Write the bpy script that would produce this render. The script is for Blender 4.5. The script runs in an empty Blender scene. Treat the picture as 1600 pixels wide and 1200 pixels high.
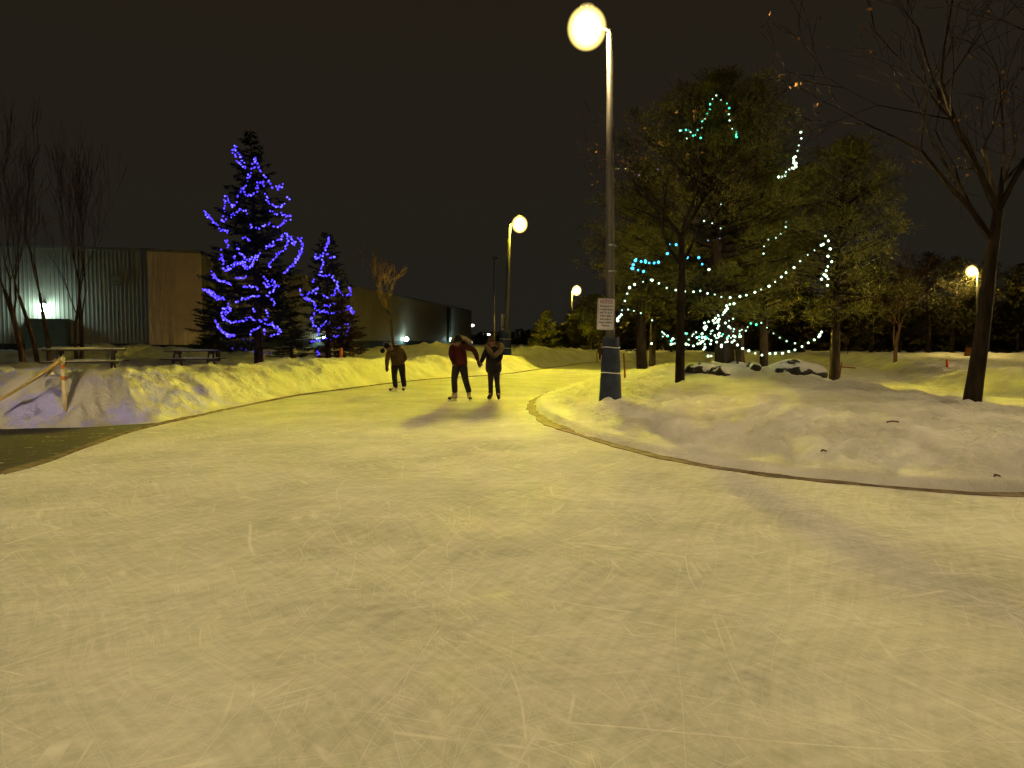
import bpy, bmesh, math, random
import numpy as np
from mathutils import Vector, Matrix
R = math.radians
random.seed(7)
rng = np.random.default_rng(7)
sc = bpy.context.scene
COL = sc.collection

# ---------------------------------------------------------------- camera
FPX, CX, CY, HOR, CH = 1155.0, 800.0, 600.0, 533.0, 1.5
PITCH = math.atan((CY - HOR) / FPX)
cam_d = bpy.data.cameras.new("camera"); cam_d.sensor_width = 36; cam_d.lens = 36 * FPX / 1600
cam_d.clip_start = 0.05; cam_d.clip_end = 2500
cam = bpy.data.objects.new("camera", cam_d); COL.objects.link(cam)
cam.location = (0, 0, CH); cam.rotation_euler = (R(90) - PITCH, 0, 0)
sc.camera = cam
# ---------------------------------------------------------------- world: light polluted night sky
w = bpy.data.worlds.new("World"); sc.world = w; w.use_nodes = True
nt = w.node_tree; nt.nodes.clear()
wo = nt.nodes.new("ShaderNodeOutputWorld"); bg = nt.nodes.new("ShaderNodeBackground")
tc = nt.nodes.new("ShaderNodeTexCoord"); sx = nt.nodes.new("ShaderNodeSeparateXYZ"); rp = nt.nodes.new("ShaderNodeValToRGB")
nt.links.new(tc.outputs["Generated"], sx.inputs[0]); nt.links.new(sx.outputs["Z"], rp.inputs[0])
rp.color_ramp.elements[0].position = 0.0; rp.color_ramp.elements[0].color = (0.0150, 0.0135, 0.0100, 1)
rp.color_ramp.elements[1].position = 0.45; rp.color_ramp.elements[1].color = (0.0165, 0.0122, 0.0070, 1)
nt.links.new(rp.outputs[0], bg.inputs[0]); bg.inputs[1].default_value = 1.0
nt.links.new(bg.outputs[0], wo.inputs[0])
# ---------------------------------------------------------------- exposure
vs = sc.view_settings
sc.display_settings.display_device = 'sRGB'
vs.view_transform = 'Standard'; vs.look = 'None'; vs.gamma = 1; vs.use_curve_mapping = False; vs.exposure = 0.0
cy = sc.cycles
cy.use_denoising = True
cy.use_light_tree = True; cy.use_adaptive_sampling = True; cy.adaptive_threshold = .04
cy.max_bounces = 5; cy.diffuse_bounces = 2; cy.glossy_bounces = 3; cy.sample_clamp_indirect = 3.0
# lamp colours (sodium light, each tube of its own age) and strengths
L_SCALE = 1.0
# colour, strength, aim of the throw, share towards the shielded side, edges of the shield
LAMP_NEAR = ((1.0, 0.77, 0.36), 360, (.3, -1), .14, -.3, .7)
LAMP_MID = ((1.0, 0.84, 0.050), 2100, (.25, -1), .13, .60, .86, .29, .30, .15)
LAMP_FAR = ((1.0, 0.78, 0.10), 800, (0, -1), .5, -.5, .5)
LAMP_RIGHT = ((1.0, 0.72, 0.20), 700, (-.6, -1), .4, -.5, .5)
LAMP_BEHIND = ((1.0, 0.765, 0.40), 760, (.3, 1), .5, -.6, .4, .33, .36, .20)
LAMP_SIDE = ((1.0, 0.75, 0.36), 500, (-1, -.5), .4, -.5, .5)

# ---------------------------------------------------------------- pixel <-> world
FW = Vector((0, math.cos(PITCH), -math.sin(PITCH))); UP = Vector((0, math.sin(PITCH), math.cos(PITCH))); RT = Vector((1, 0, 0))
CP = Vector((0, 0, CH))
def ray(x, y): return FW + RT * ((x - CX) / FPX) + UP * ((CY - y) / FPX)
def at(x, y, Y):
    d = ray(x, y); return CP + d * (Y / d.y)
def gz(x, y, z=0.0):
    d = ray(x, y); return CP + d * ((z - CH) / d.z)

# ---------------------------------------------------------------- tagging
def tag(o, label=None, cat=None, group=None, kind=None):
    if label: o['label'] = label
    if cat: o['category'] = cat
    if group: o['group'] = group
    if kind: o['kind'] = kind
    return o
def empty(name, loc, rz=0.0):
    o = bpy.data.objects.new(name, None); COL.objects.link(o); o.location = loc; o.rotation_euler = (0, 0, rz); o.empty_display_size = 0.2
    return o
def link(name, me, m=None, parent=None, loc=None):
    o = bpy.data.objects.new(name, me); COL.objects.link(o)
    if m is not None and len(me.materials) == 0: me.materials.append(m)
    if parent is not None: o.parent = parent
    if loc is not None: o.location = loc
    return o
def children(o): return [c for c in COL.objects if c.parent == o]
def copy_tree(o, parent=None):
    c = o.copy(); COL.objects.link(c); c.parent = parent
    for ch in children(o): copy_tree(ch, c)
    return c

# ---------------------------------------------------------------- materials
def mat(name, col, rough=0.8, var=0.25, scale=4.0, bump=0.0, bscale=30.0, spec=0.3, metal=0.0, col2=None, stretch=(1, 1, 1), detail=4):
    m = bpy.data.materials.new(name); m.use_nodes = True
    n = m.node_tree.nodes; l = m.node_tree.links; b = n["Principled BSDF"]
    t = n.new("ShaderNodeTexCoord"); mp = n.new("ShaderNodeMapping"); mp.inputs["Scale"].default_value = stretch
    l.new(t.outputs["Object"], mp.inputs[0])
    no = n.new("ShaderNodeTexNoise"); no.inputs["Scale"].default_value = scale; no.inputs["Detail"].default_value = detail
    l.new(mp.outputs[0], no.inputs["Vector"])
    r = n.new("ShaderNodeValToRGB"); r.color_ramp.elements[0].position = 0.32; r.color_ramp.elements[1].position = 0.68
    c2 = col2 if col2 else tuple(min(1, c * (1 + var)) for c in col); c1 = col if col2 else tuple(c * (1 - var) for c in col)
    r.color_ramp.elements[0].color = (*c1, 1); r.color_ramp.elements[1].color = (*c2, 1)
    l.new(no.outputs["Fac"], r.inputs[0]); l.new(r.outputs[0], b.inputs["Base Color"])
    b.inputs["Roughness"].default_value = rough; b.inputs["Specular IOR Level"].default_value = spec; b.inputs["Metallic"].default_value = metal
    if bump:
        n2 = n.new("ShaderNodeTexNoise"); n2.inputs["Scale"].default_value = bscale; n2.inputs["Detail"].default_value = 5
        l.new(mp.outputs[0], n2.inputs["Vector"])
        bp = n.new("ShaderNodeBump"); bp.inputs["Strength"].default_value = bump; bp.inputs["Distance"].default_value = 0.02
        l.new(n2.outputs["Fac"], bp.inputs["Height"]); l.new(bp.outputs[0], b.inputs["Normal"])
    return m
def lampmat(name, col, s, aim=(0, -1), lo=.25, e0=-.2, e1=.5, cm=.33, c0=.34, c1=.17):
    """emission with the wide downward spread of a park luminaire (weaker straight down, stronger towards the sides)"""
    m = bpy.data.materials.new(name); m.use_nodes = True
    n = m.node_tree.nodes; l = m.node_tree.links; n.clear()
    o = n.new("ShaderNodeOutputMaterial"); e = n.new("ShaderNodeEmission"); e.inputs[0].default_value = (*col, 1)
    g = n.new("ShaderNodeNewGeometry"); x = n.new("ShaderNodeSeparateXYZ"); l.new(g.outputs["Incoming"], x.inputs[0])
    c = n.new("ShaderNodeMapRange"); c.inputs["From Min"].default_value = -1; c.inputs["From Max"].default_value = -cm; c.inputs["To Min"].default_value = 1; c.inputs["To Max"].default_value = cm; l.new(x.outputs["Z"], c.inputs["Value"])
    p = n.new("ShaderNodeMath"); p.operation = 'POWER'; p.inputs[1].default_value = -2.1; l.new(c.outputs[0], p.inputs[0])
    u = n.new("ShaderNodeMapRange"); u.inputs["From Min"].default_value = -.2; u.inputs["From Max"].default_value = .15; u.inputs["To Min"].default_value = 1; u.inputs["To Max"].default_value = .07; l.new(x.outputs["Z"], u.inputs["Value"])
    k = n.new("ShaderNodeMath"); k.operation = 'MULTIPLY'; l.new(p.outputs[0], k.inputs[0]); l.new(u.outputs[0], k.inputs[1])
    # cut-off of the shallowest rays and the house-side shield
    cf = n.new("ShaderNodeMapRange"); cf.interpolation_type = 'SMOOTHSTEP'; cf.inputs["From Min"].default_value = -c0; cf.inputs["From Max"].default_value = -c1; cf.inputs["To Min"].default_value = 1; cf.inputs["To Max"].default_value = .22; l.new(x.outputs["Z"], cf.inputs["Value"])
    k1 = n.new("ShaderNodeMath"); k1.operation = 'MULTIPLY'; l.new(k.outputs[0], k1.inputs[0]); l.new(cf.outputs[0], k1.inputs[1])
    fl = n.new("ShaderNodeVectorMath"); fl.operation = 'MULTIPLY'; fl.inputs[1].default_value = (1, 1, 0); l.new(g.outputs["Incoming"], fl.inputs[0])
    nm_ = n.new("ShaderNodeVectorMath"); nm_.operation = 'NORMALIZE'; l.new(fl.outputs[0], nm_.inputs[0])
    av = Vector((aim[0], aim[1], 0)).normalized(); dt = n.new("ShaderNodeVectorMath"); dt.operation = 'DOT_PRODUCT'; dt.inputs[1].default_value = av; l.new(nm_.outputs[0], dt.inputs[0])
    am = n.new("ShaderNodeMapRange"); am.interpolation_type = 'SMOOTHSTEP'; am.inputs["From Min"].default_value = e0; am.inputs["From Max"].default_value = e1; am.inputs["To Min"].default_value = lo; am.inputs["To Max"].default_value = 1; l.new(dt.outputs["Value"], am.inputs["Value"])
    k = n.new("ShaderNodeMath"); k.operation = 'MULTIPLY'; l.new(k1.outputs[0], k.inputs[0]); l.new(am.outputs[0], k.inputs[1])
    q = n.new("ShaderNodeMath"); q.operation = 'MULTIPLY'; q.inputs[1].default_value = s; l.new(k.outputs[0], q.inputs[0]); l.new(q.outputs[0], e.inputs[1])
    l.new(e.outputs[0], o.inputs[0]); return m
HALO = {}  # glowing shell materials that imitate glare round the lamps
def halo_glow(col):
    """lamp glare imitated by an additive glowing shell, clear to the bulb, fading to its rim"""
    if col in HALO: return HALO[col]
    m = bpy.data.materials.new("glare_halo_shell"); m.use_nodes = True; n = m.node_tree.nodes; l = m.node_tree.links; n.clear()
    o = n.new("ShaderNodeOutputMaterial"); e = n.new("ShaderNodeEmission"); e.inputs[0].default_value = (1, .72, .18, 1); t = n.new("ShaderNodeBsdfTransparent"); a = n.new("ShaderNodeAddShader")
    w_ = n.new("ShaderNodeLayerWeight"); w_.inputs[0].default_value = .5; i = n.new("ShaderNodeMath"); i.operation = 'SUBTRACT'; i.inputs[0].default_value = 1; l.new(w_.outputs["Facing"], i.inputs[1])
    p = n.new("ShaderNodeMath"); p.operation = 'POWER'; p.inputs[1].default_value = 3.0; l.new(i.outputs[0], p.inputs[0]); q = n.new("ShaderNodeMath"); q.operation = 'MULTIPLY'; q.inputs[1].default_value = 6.0; l.new(p.outputs[0], q.inputs[0])
    l.new(q.outputs[0], e.inputs[1]); l.new(e.outputs[0], a.inputs[0]); l.new(t.outputs[0], a.inputs[1]); l.new(a.outputs[0], o.inputs[0]); HALO[col] = m; return m
def emat(name, col, s):
    m = bpy.data.materials.new(name); m.use_nodes = True
    n = m.node_tree.nodes; l = m.node_tree.links; n.clear()
    o = n.new("ShaderNodeOutputMaterial"); e = n.new("ShaderNodeEmission"); e.inputs[0].default_value = (*col, 1); e.inputs[1].default_value = s
    l.new(e.outputs[0], o.inputs[0]); return m

M = {}
M['pole'] = mat("galvanised_pole", (0.13, 0.118, 0.104), 0.55, 0.18, 9, 0.15, 60, 0.4, 0.3, stretch=(1, 1, .15))
M['wrap'] = mat("dark_blue_pad", (0.018, 0.026, 0.050), 0.75, 0.4, 5, 0.5, 14)
M['wrap_blue'] = mat("blue_pad", (0.020, 0.030, 0.115), 0.7, 0.4, 5, 0.5, 14)
M['strap'] = mat("pale_strap", (0.62, 0.62, 0.60), 0.5, 0.1)
M['sign'] = mat("white_sign", (0.74, 0.70, 0.74), 0.5, 0.05, 6)
M['ink'] = mat("dark_ink", (0.03, 0.03, 0.05), 0.6, 0.1)
M['ink_red'] = mat("red_ink", (0.35, 0.06, 0.14), 0.6, 0.1)
M['metal'] = mat("steel", (0.35, 0.35, 0.34), 0.4, 0.1, metal=0.6)
M['housing'] = mat("lamp_housing", (0.10, 0.09, 0.08), 0.5, 0.1)
M['bark'] = mat("brown_bark", (0.050, 0.036, 0.026), 0.95, 0.45, 9, 0.9, 26, 0.1, stretch=(1, 1, .25))
M['bark_dark'] = mat("dark_bark", (0.020, 0.015, 0.010), 0.95, 0.45, 9, 0.9, 26, 0.1, stretch=(1, 1, .25))
M['bark_pale'] = mat("pale_bark", (0.10, 0.058, 0.038), 0.95, 0.35, 6, 0.5, 20, 0.1, stretch=(1, 1, .3))
M['pine'] = mat("pine_needles", (0.075, 0.080, 0.015), 0.85, 0.5, 1.1, col2=(0.32, 0.30, 0.055), spec=0.15)
M['spruce'] = mat("spruce_needles", (0.012, 0.018, 0.010), 0.85, 0.5, 1.3, col2=(0.036, 0.045, 0.020), spec=0.15)
M['dark_tree'] = mat("dark_needles", (0.022, 0.022, 0.008), 0.9, 0.5, .8, col2=(0.060, 0.055, 0.016), spec=0.1)
M['rust_tree'] = mat("rusty_needles", (0.060, 0.034, 0.012), 0.9, 0.5, 1.3, col2=(0.11, 0.065, 0.022), spec=0.1)
M['dead_leaf'] = mat("dead_leaves", (0.16, 0.065, 0.018), 0.8, 0.4, 6, col2=(0.38, 0.17, 0.04))
M['wood'] = mat("weathered_wood", (0.060, 0.045, 0.038), 0.85, 0.3, 8, 0.4, 40, stretch=(.3, 4, 4))
M['rock'] = mat("dark_rock", (0.040, 0.036, 0.026), 0.95, 0.4, 3, 0.9, 9)
M['wirem'] = mat("green_wire", (0.015, 0.03, 0.018), 0.6, 0.1)
M['stake'] = mat("orange_stake", (0.75, 0.13, 0.03), 0.5, 0.15)
M['stake_wood'] = mat("brown_stake", (0.26, 0.10, 0.035), 0.8, 0.2)
M['rope'] = mat("yellow_rope", (0.36, 0.27, 0.09), 0.9, 0.4, 40, 0.6, 90)
M['post'] = mat("white_post", (0.50, 0.43, 0.27), 0.6, 0.15, 8)
M['post_band'] = mat("orange_band", (0.40, 0.13, 0.025), 0.5, 0.1)
M['skin'] = mat("skin", (0.26, 0.125, 0.075), 0.6, 0.08, 12)

def snow_mat():
    m = bpy.data.materials.new("packed_snow"); m.use_nodes = True
    n = m.node_tree.nodes; l = m.node_tree.links; b = n["Principled BSDF"]
    t = n.new("ShaderNodeTexCoord")
    def noise(scale, det=5, vec=None, rough=.55):
        q = n.new("ShaderNodeTexNoise"); q.inputs["Scale"].default_value = scale; q.inputs["Detail"].default_value = det; q.inputs["Roughness"].default_value = rough
        l.new(vec or t.outputs["Object"], q.inputs["Vector"]); return q
    def ramp(fac, p0, p1, c0, c1):
        r = n.new("ShaderNodeValToRGB"); r.color_ramp.elements[0].position = p0; r.color_ramp.elements[1].position = p1
        r.color_ramp.elements[0].color = (*c0, 1); r.color_ramp.elements[1].color = (*c1, 1); l.new(fac, r.inputs[0]); return r
    base = ramp(noise(0.9).outputs["Fac"], .35, .65, (.48, .46, .445), (.66, .64, .625))
    # scattered grey-brown grit
    grit = ramp(noise(7, 8, rough=.7).outputs["Fac"], .60, .74, (0, 0, 0), (1, 1, 1))
    mx = n.new("ShaderNodeMixRGB"); mx.inputs[2].default_value = (.30, .25, .20, 1)
    mul = n.new("ShaderNodeMath"); mul.operation = 'MULTIPLY'; mul.inputs[1].default_value = .45
    l.new(grit.outputs[0], mul.inputs[0]); l.new(mul.outputs[0], mx.inputs[0]); l.new(base.outputs[0], mx.inputs[1])
    # bluish light on the ploughed bank at the left, painted into the snow colour
    at_ = n.new("ShaderNodeAttribute"); at_.attribute_name = "blue_light_tint"
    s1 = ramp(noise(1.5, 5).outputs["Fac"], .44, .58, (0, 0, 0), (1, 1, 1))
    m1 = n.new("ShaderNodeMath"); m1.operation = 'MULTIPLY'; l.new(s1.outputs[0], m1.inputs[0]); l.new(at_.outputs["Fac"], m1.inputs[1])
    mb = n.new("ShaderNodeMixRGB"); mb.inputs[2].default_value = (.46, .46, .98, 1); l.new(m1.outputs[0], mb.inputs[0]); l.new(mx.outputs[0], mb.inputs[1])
    l.new(mb.outputs[0], b.inputs["Base Color"])
    b.inputs["Roughness"].default_value = .75; b.inputs["Specular IOR Level"].default_value = .25
    bp = n.new("ShaderNodeBump"); bp.inputs["Strength"].default_value = .9; bp.inputs["Distance"].default_value = .11
    l.new(noise(13, 8, rough=.7).outputs["Fac"], bp.inputs["Height"])
    bp2 = n.new("ShaderNodeBump"); bp2.inputs["Strength"].default_value = .6; bp2.inputs["Distance"].default_value = .03
    l.new(noise(45, 3).outputs["Fac"], bp2.inputs["Height"]); l.new(bp.outputs[0], bp2.inputs["Normal"]); l.new(bp2.outputs[0], b.inputs["Normal"])
    return m
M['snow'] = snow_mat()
def rock_mat():
    m = mat("snow_patched_rock", (0.040, 0.036, 0.026), 0.95, 0.4, 3, 0.9, 9); n = m.node_tree.nodes; l = m.node_tree.links; b = n["Principled BSDF"]
    c0 = b.inputs["Base Color"].links[0].from_socket; t = n.new("ShaderNodeTexCoord"); q = n.new("ShaderNodeTexNoise"); q.inputs["Scale"].default_value = 2.6; q.inputs["Detail"].default_value = 5; l.new(t.outputs["Object"], q.inputs["Vector"])
    g = n.new("ShaderNodeNewGeometry"); x = n.new("ShaderNodeSeparateXYZ"); l.new(g.outputs["Normal"], x.inputs[0]); a = n.new("ShaderNodeMath"); a.operation = 'MULTIPLY_ADD'; a.inputs[1].default_value = .16; l.new(x.outputs["Z"], a.inputs[0]); l.new(q.outputs["Fac"], a.inputs[2])
    r = n.new("ShaderNodeMapRange"); r.inputs["From Min"].default_value = .56; r.inputs["From Max"].default_value = .60; l.new(a.outputs[0], r.inputs["Value"]); mx = n.new("ShaderNodeMixRGB"); mx.inputs[2].default_value = (.62, .60, .58, 1)
    l.new(r.outputs[0], mx.inputs[0]); l.new(c0, mx.inputs[1]); l.new(mx.outputs[0], b.inputs["Base Color"]); return m
M['rock_snow'] = rock_mat()
M['snow_cap'] = mat("snow_cap", (.66, .64, .62), .8, .12, 6, .5, 20)

def ice_mat():
    m = bpy.data.materials.new("skated_ice"); m.use_nodes = True
    n = m.node_tree.nodes; l = m.node_tree.links; b = n["Principled BSDF"]
    t = n.new("ShaderNodeTexCoord")
    wn = n.new("ShaderNodeTexNoise"); wn.inputs["Scale"].default_value = .35; wn.inputs["Detail"].default_value = 1
    l.new(t.outputs["Object"], wn.inputs["Vector"])
    vm = n.new("ShaderNodeVectorMath"); vm.operation = 'MULTIPLY_ADD'; vm.inputs[1].default_value = (1.0, 1.0, 0); l.new(wn.outputs["Color"], vm.inputs[0]); l.new(t.outputs["Object"], vm.inputs[2])
    acc = None
    for i, (ang, sc_, st, thr) in enumerate([(6, 4.1, .025, .006), (-14, 5.6, .02, .007), (38, 4.2, .025, .006), (-52, 4.9, .025, .007), (80, 5.3, .03, .008), (20, 8.2, .03, .012), (-75, 7.8, .03, .012), (-30, 11.4, .02, .018), (58, 13, .022, .020), (-5, 15, .018, .024), (-62, 17, .022, .024), (12, 1.6, .10, .0030), (-33, 1.9, .09, .0034), (66, 1.4, .12, .0028)]):
        mp = n.new("ShaderNodeMapping"); mp.inputs["Rotation"].default_value = (0, 0, R(ang)); mp.inputs["Location"].default_value = (i * 7.3, i * 3.1, 0)
        l.new(vm.outputs[0], mp.inputs[0])
        mp2 = n.new("ShaderNodeMapping"); mp2.inputs["Scale"].default_value = (1, st, 1); l.new(mp.outputs[0], mp2.inputs[0])
        v = n.new("ShaderNodeTexVoronoi"); v.feature = 'DISTANCE_TO_EDGE'; v.inputs["Scale"].default_value = sc_; l.new(mp2.outputs[0], v.inputs["Vector"])
        r = n.new("ShaderNodeMapRange"); r.inputs["From Min"].default_value = 0; r.inputs["From Max"].default_value = thr; r.inputs["To Min"].default_value = 1; r.inputs["To Max"].default_value = 0
        l.new(v.outputs["Distance"], r.inputs["Value"])
        nn = n.new("ShaderNodeTexNoise"); nn.inputs["Scale"].default_value = .9 + .2 * i; nn.inputs["Detail"].default_value = 3; l.new(mp.outputs[0], nn.inputs["Vector"])
        r2 = n.new("ShaderNodeMapRange"); r2.inputs["From Min"].default_value = .47 if i < 11 else .36; r2.inputs["From Max"].default_value = .66 if i < 11 else .52
        l.new(nn.outputs["Fac"], r2.inputs["Value"])
        mu = n.new("ShaderNodeMath"); mu.operation = 'MULTIPLY'; l.new(r.outputs[0], mu.inputs[0]); l.new(r2.outputs[0], mu.inputs[1])
        if acc is None: acc = mu
        else:
            a = n.new("ShaderNodeMath"); a.operation = 'MAXIMUM'; l.new(acc.outputs[0], a.inputs[0]); l.new(mu.outputs[0], a.inputs[1]); acc = a
    # brushed frost: stretched noise at two headings, plus clouds
    def streak(ang, s, st, det=6):
        mp = n.new("ShaderNodeMapping"); mp.inputs["Rotation"].default_value = (0, 0, R(ang)); l.new(vm.outputs[0], mp.inputs[0])
        mp2 = n.new("ShaderNodeMapping"); mp2.inputs["Scale"].default_value = (1, st, 1); l.new(mp.outputs[0], mp2.inputs[0])
        q = n.new("ShaderNodeTexNoise"); q.inputs["Scale"].default_value = s; q.inputs["Detail"].default_value = det; q.inputs["Roughness"].default_value = .65
        l.new(mp2.outputs[0], q.inputs["Vector"]); return q
    s1, s2, s3 = streak(25, 16, .09), streak(-40, 21, .10), streak(75, 12, .11)
    cl = n.new("ShaderNodeTexNoise"); cl.inputs["Scale"].default_value = .8; cl.inputs["Detail"].default_value = 6; l.new(t.outputs["Object"], cl.inputs["Vector"])
    def mathn(op, a, bb):
        q = n.new("ShaderNodeMath"); q.operation = op
        for k, x in enumerate((a, bb)):
            if isinstance(x, (int, float)): q.inputs[k].default_value = x
            else: l.new(x, q.inputs[k])
        return q.outputs[0]
    fr = mathn('ADD', mathn('MULTIPLY', s1.outputs["Fac"], .33), mathn('ADD', mathn('MULTIPLY', s2.outputs["Fac"], .33), mathn('MULTIPLY', s3.outputs["Fac"], .33)))
    fr = mathn('ADD', mathn('MULTIPLY', fr, .68), mathn('MULTIPLY', cl.outputs["Fac"], .32))
    r = n.new("ShaderNodeValToRGB"); e = r.color_ramp.elements
    e[0].position = .40; e[0].color = (.345, .337, .315, 1); e[1].position = .60; e[1].color = (.56, .552, .535, 1)
    l.new(fr, r.inputs[0])
    mx = n.new("ShaderNodeMixRGB"); mx.inputs[2].default_value = (.74, .73, .70, 1); l.new(mathn('MULTIPLY', acc.outputs[0], .5), mx.inputs[0]); l.new(r.outputs[0], mx.inputs[1])
    l.new(mx.outputs[0], b.inputs["Base Color"])
    rr = n.new("ShaderNodeMapRange"); rr.inputs["From Min"].default_value = .38; rr.inputs["From Max"].default_value = .62; rr.inputs["To Min"].default_value = .62; rr.inputs["To Max"].default_value = .85
    l.new(fr, rr.inputs["Value"])
    pn = n.new("ShaderNodeTexNoise"); pn.inputs["Scale"].default_value = 1.1; pn.inputs["Detail"].default_value = 7; pn.inputs["Roughness"].default_value = .75; l.new(t.outputs["Object"], pn.inputs["Vector"])
    pm = n.new("ShaderNodeMapRange"); pm.inputs["From Min"].default_value = .53; pm.inputs["From Max"].default_value = .63; l.new(pn.outputs["Fac"], pm.inputs["Value"])
    pk = n.new("ShaderNodeMapRange"); pk.inputs["From Min"].default_value = .49; pk.inputs["From Max"].default_value = .57; l.new(s2.outputs["Fac"], pk.inputs["Value"])
    pz = n.new("ShaderNodeMath"); pz.operation = 'MULTIPLY'; l.new(pm.outputs[0], pz.inputs[0]); l.new(pk.outputs[0], pz.inputs[1]); pm = pz
    rm_ = n.new("ShaderNodeMix"); rm_.data_type = 'FLOAT'; l.new(pm.outputs[0], rm_.inputs[0]); l.new(rr.outputs[0], rm_.inputs[2]); rm_.inputs[3].default_value = .22
    l.new(rm_.outputs[0], b.inputs["Roughness"])
    ms = n.new("ShaderNodeMapRange"); ms.inputs["To Min"].default_value = .0; ms.inputs["To Max"].default_value = .24; l.new(pm.outputs[0], ms.inputs["Value"]); l.new(ms.outputs[0], b.inputs["Specular IOR Level"]); b.inputs["IOR"].default_value = 1.31
    bp = n.new("ShaderNodeBump"); bp.inputs["Strength"].default_value = .45; bp.inputs["Distance"].default_value = .012
    h = mathn('SUBTRACT', mathn('MULTIPLY', fr, 1.2), mathn('MULTIPLY', acc.outputs[0], .5))
    l.new(h, bp.inputs["Height"]); l.new(bp.outputs[0], b.inputs["Normal"])
    return m
M['ice'] = ice_mat()

def asphalt_mat():
    m = bpy.data.materials.new("wet_dark_asphalt"); m.use_nodes = True
    n = m.node_tree.nodes; l = m.node_tree.links; b = n["Principled BSDF"]; t = n.new("ShaderNodeTexCoord")
    a = n.new("ShaderNodeTexNoise"); a.inputs["Scale"].default_value = 3; a.inputs["Detail"].default_value = 8; l.new(t.outputs["Object"], a.inputs["Vector"])
    mp = n.new("ShaderNodeMapping"); mp.inputs["Scale"].default_value = (1, 1.3, 1); l.new(t.outputs["Object"], mp.inputs[0])
    c = n.new("ShaderNodeTexNoise"); c.inputs["Scale"].default_value = 4.5; c.inputs["Detail"].default_value = 6; c.inputs["Roughness"].default_value = .7; l.new(mp.outputs[0], c.inputs["Vector"])
    r = n.new("ShaderNodeValToRGB"); r.color_ramp.elements[0].color = (.008, .006, .005, 1); r.color_ramp.elements[1].color = (.020, .016, .013, 1); l.new(a.outputs["Fac"], r.inputs[0])
    r2 = n.new("ShaderNodeValToRGB"); r2.color_ramp.elements[0].position = .61; r2.color_ramp.elements[1].position = .66; l.new(c.outputs["Fac"], r2.inputs[0])
    mx = n.new("ShaderNodeMixRGB"); mx.inputs[2].default_value = (.42, .38, .34, 1); l.new(r2.outputs[0], mx.inputs[0]); l.new(r.outputs[0], mx.inputs[1])
    l.new(mx.outputs[0], b.inputs["Base Color"]); b.inputs["Roughness"].default_value = .75
    bp = n.new("ShaderNodeBump"); bp.inputs["Strength"].default_value = .8; bp.inputs["Distance"].default_value = .02; l.new(a.outputs["Fac"], bp.inputs["Height"]); l.new(bp.outputs[0], b.inputs["Normal"])
    return m
M['asphalt'] = asphalt_mat()
M['rim'] = mat("dirty_ice_rim", (.075, .052, .030), .85, .35, 5, .4, 20, .1, col2=(.22, .17, .11))

# ---------------------------------------------------------------- mesh helpers
def mesh_np(name, v, f, smooth=False):
    me = bpy.data.meshes.new(name); v = np.asarray(v, dtype=np.float32); f = np.asarray(f, dtype=np.int32)
    me.vertices.add(len(v)); me.vertices.foreach_set("co", v.ravel())
    k = f.shape[1]; me.loops.add(f.size); me.loops.foreach_set("vertex_index", f.ravel())
    me.polygons.add(len(f)); me.polygons.foreach_set("loop_start", np.arange(0, f.size, k, dtype=np.int32)); me.polygons.foreach_set("loop_total", np.full(len(f), k, dtype=np.int32))
    if smooth: me.polygons.foreach_set("use_smooth", np.ones(len(f), dtype=bool))
    me.update(calc_edges=True); me.validate(); return me

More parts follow.
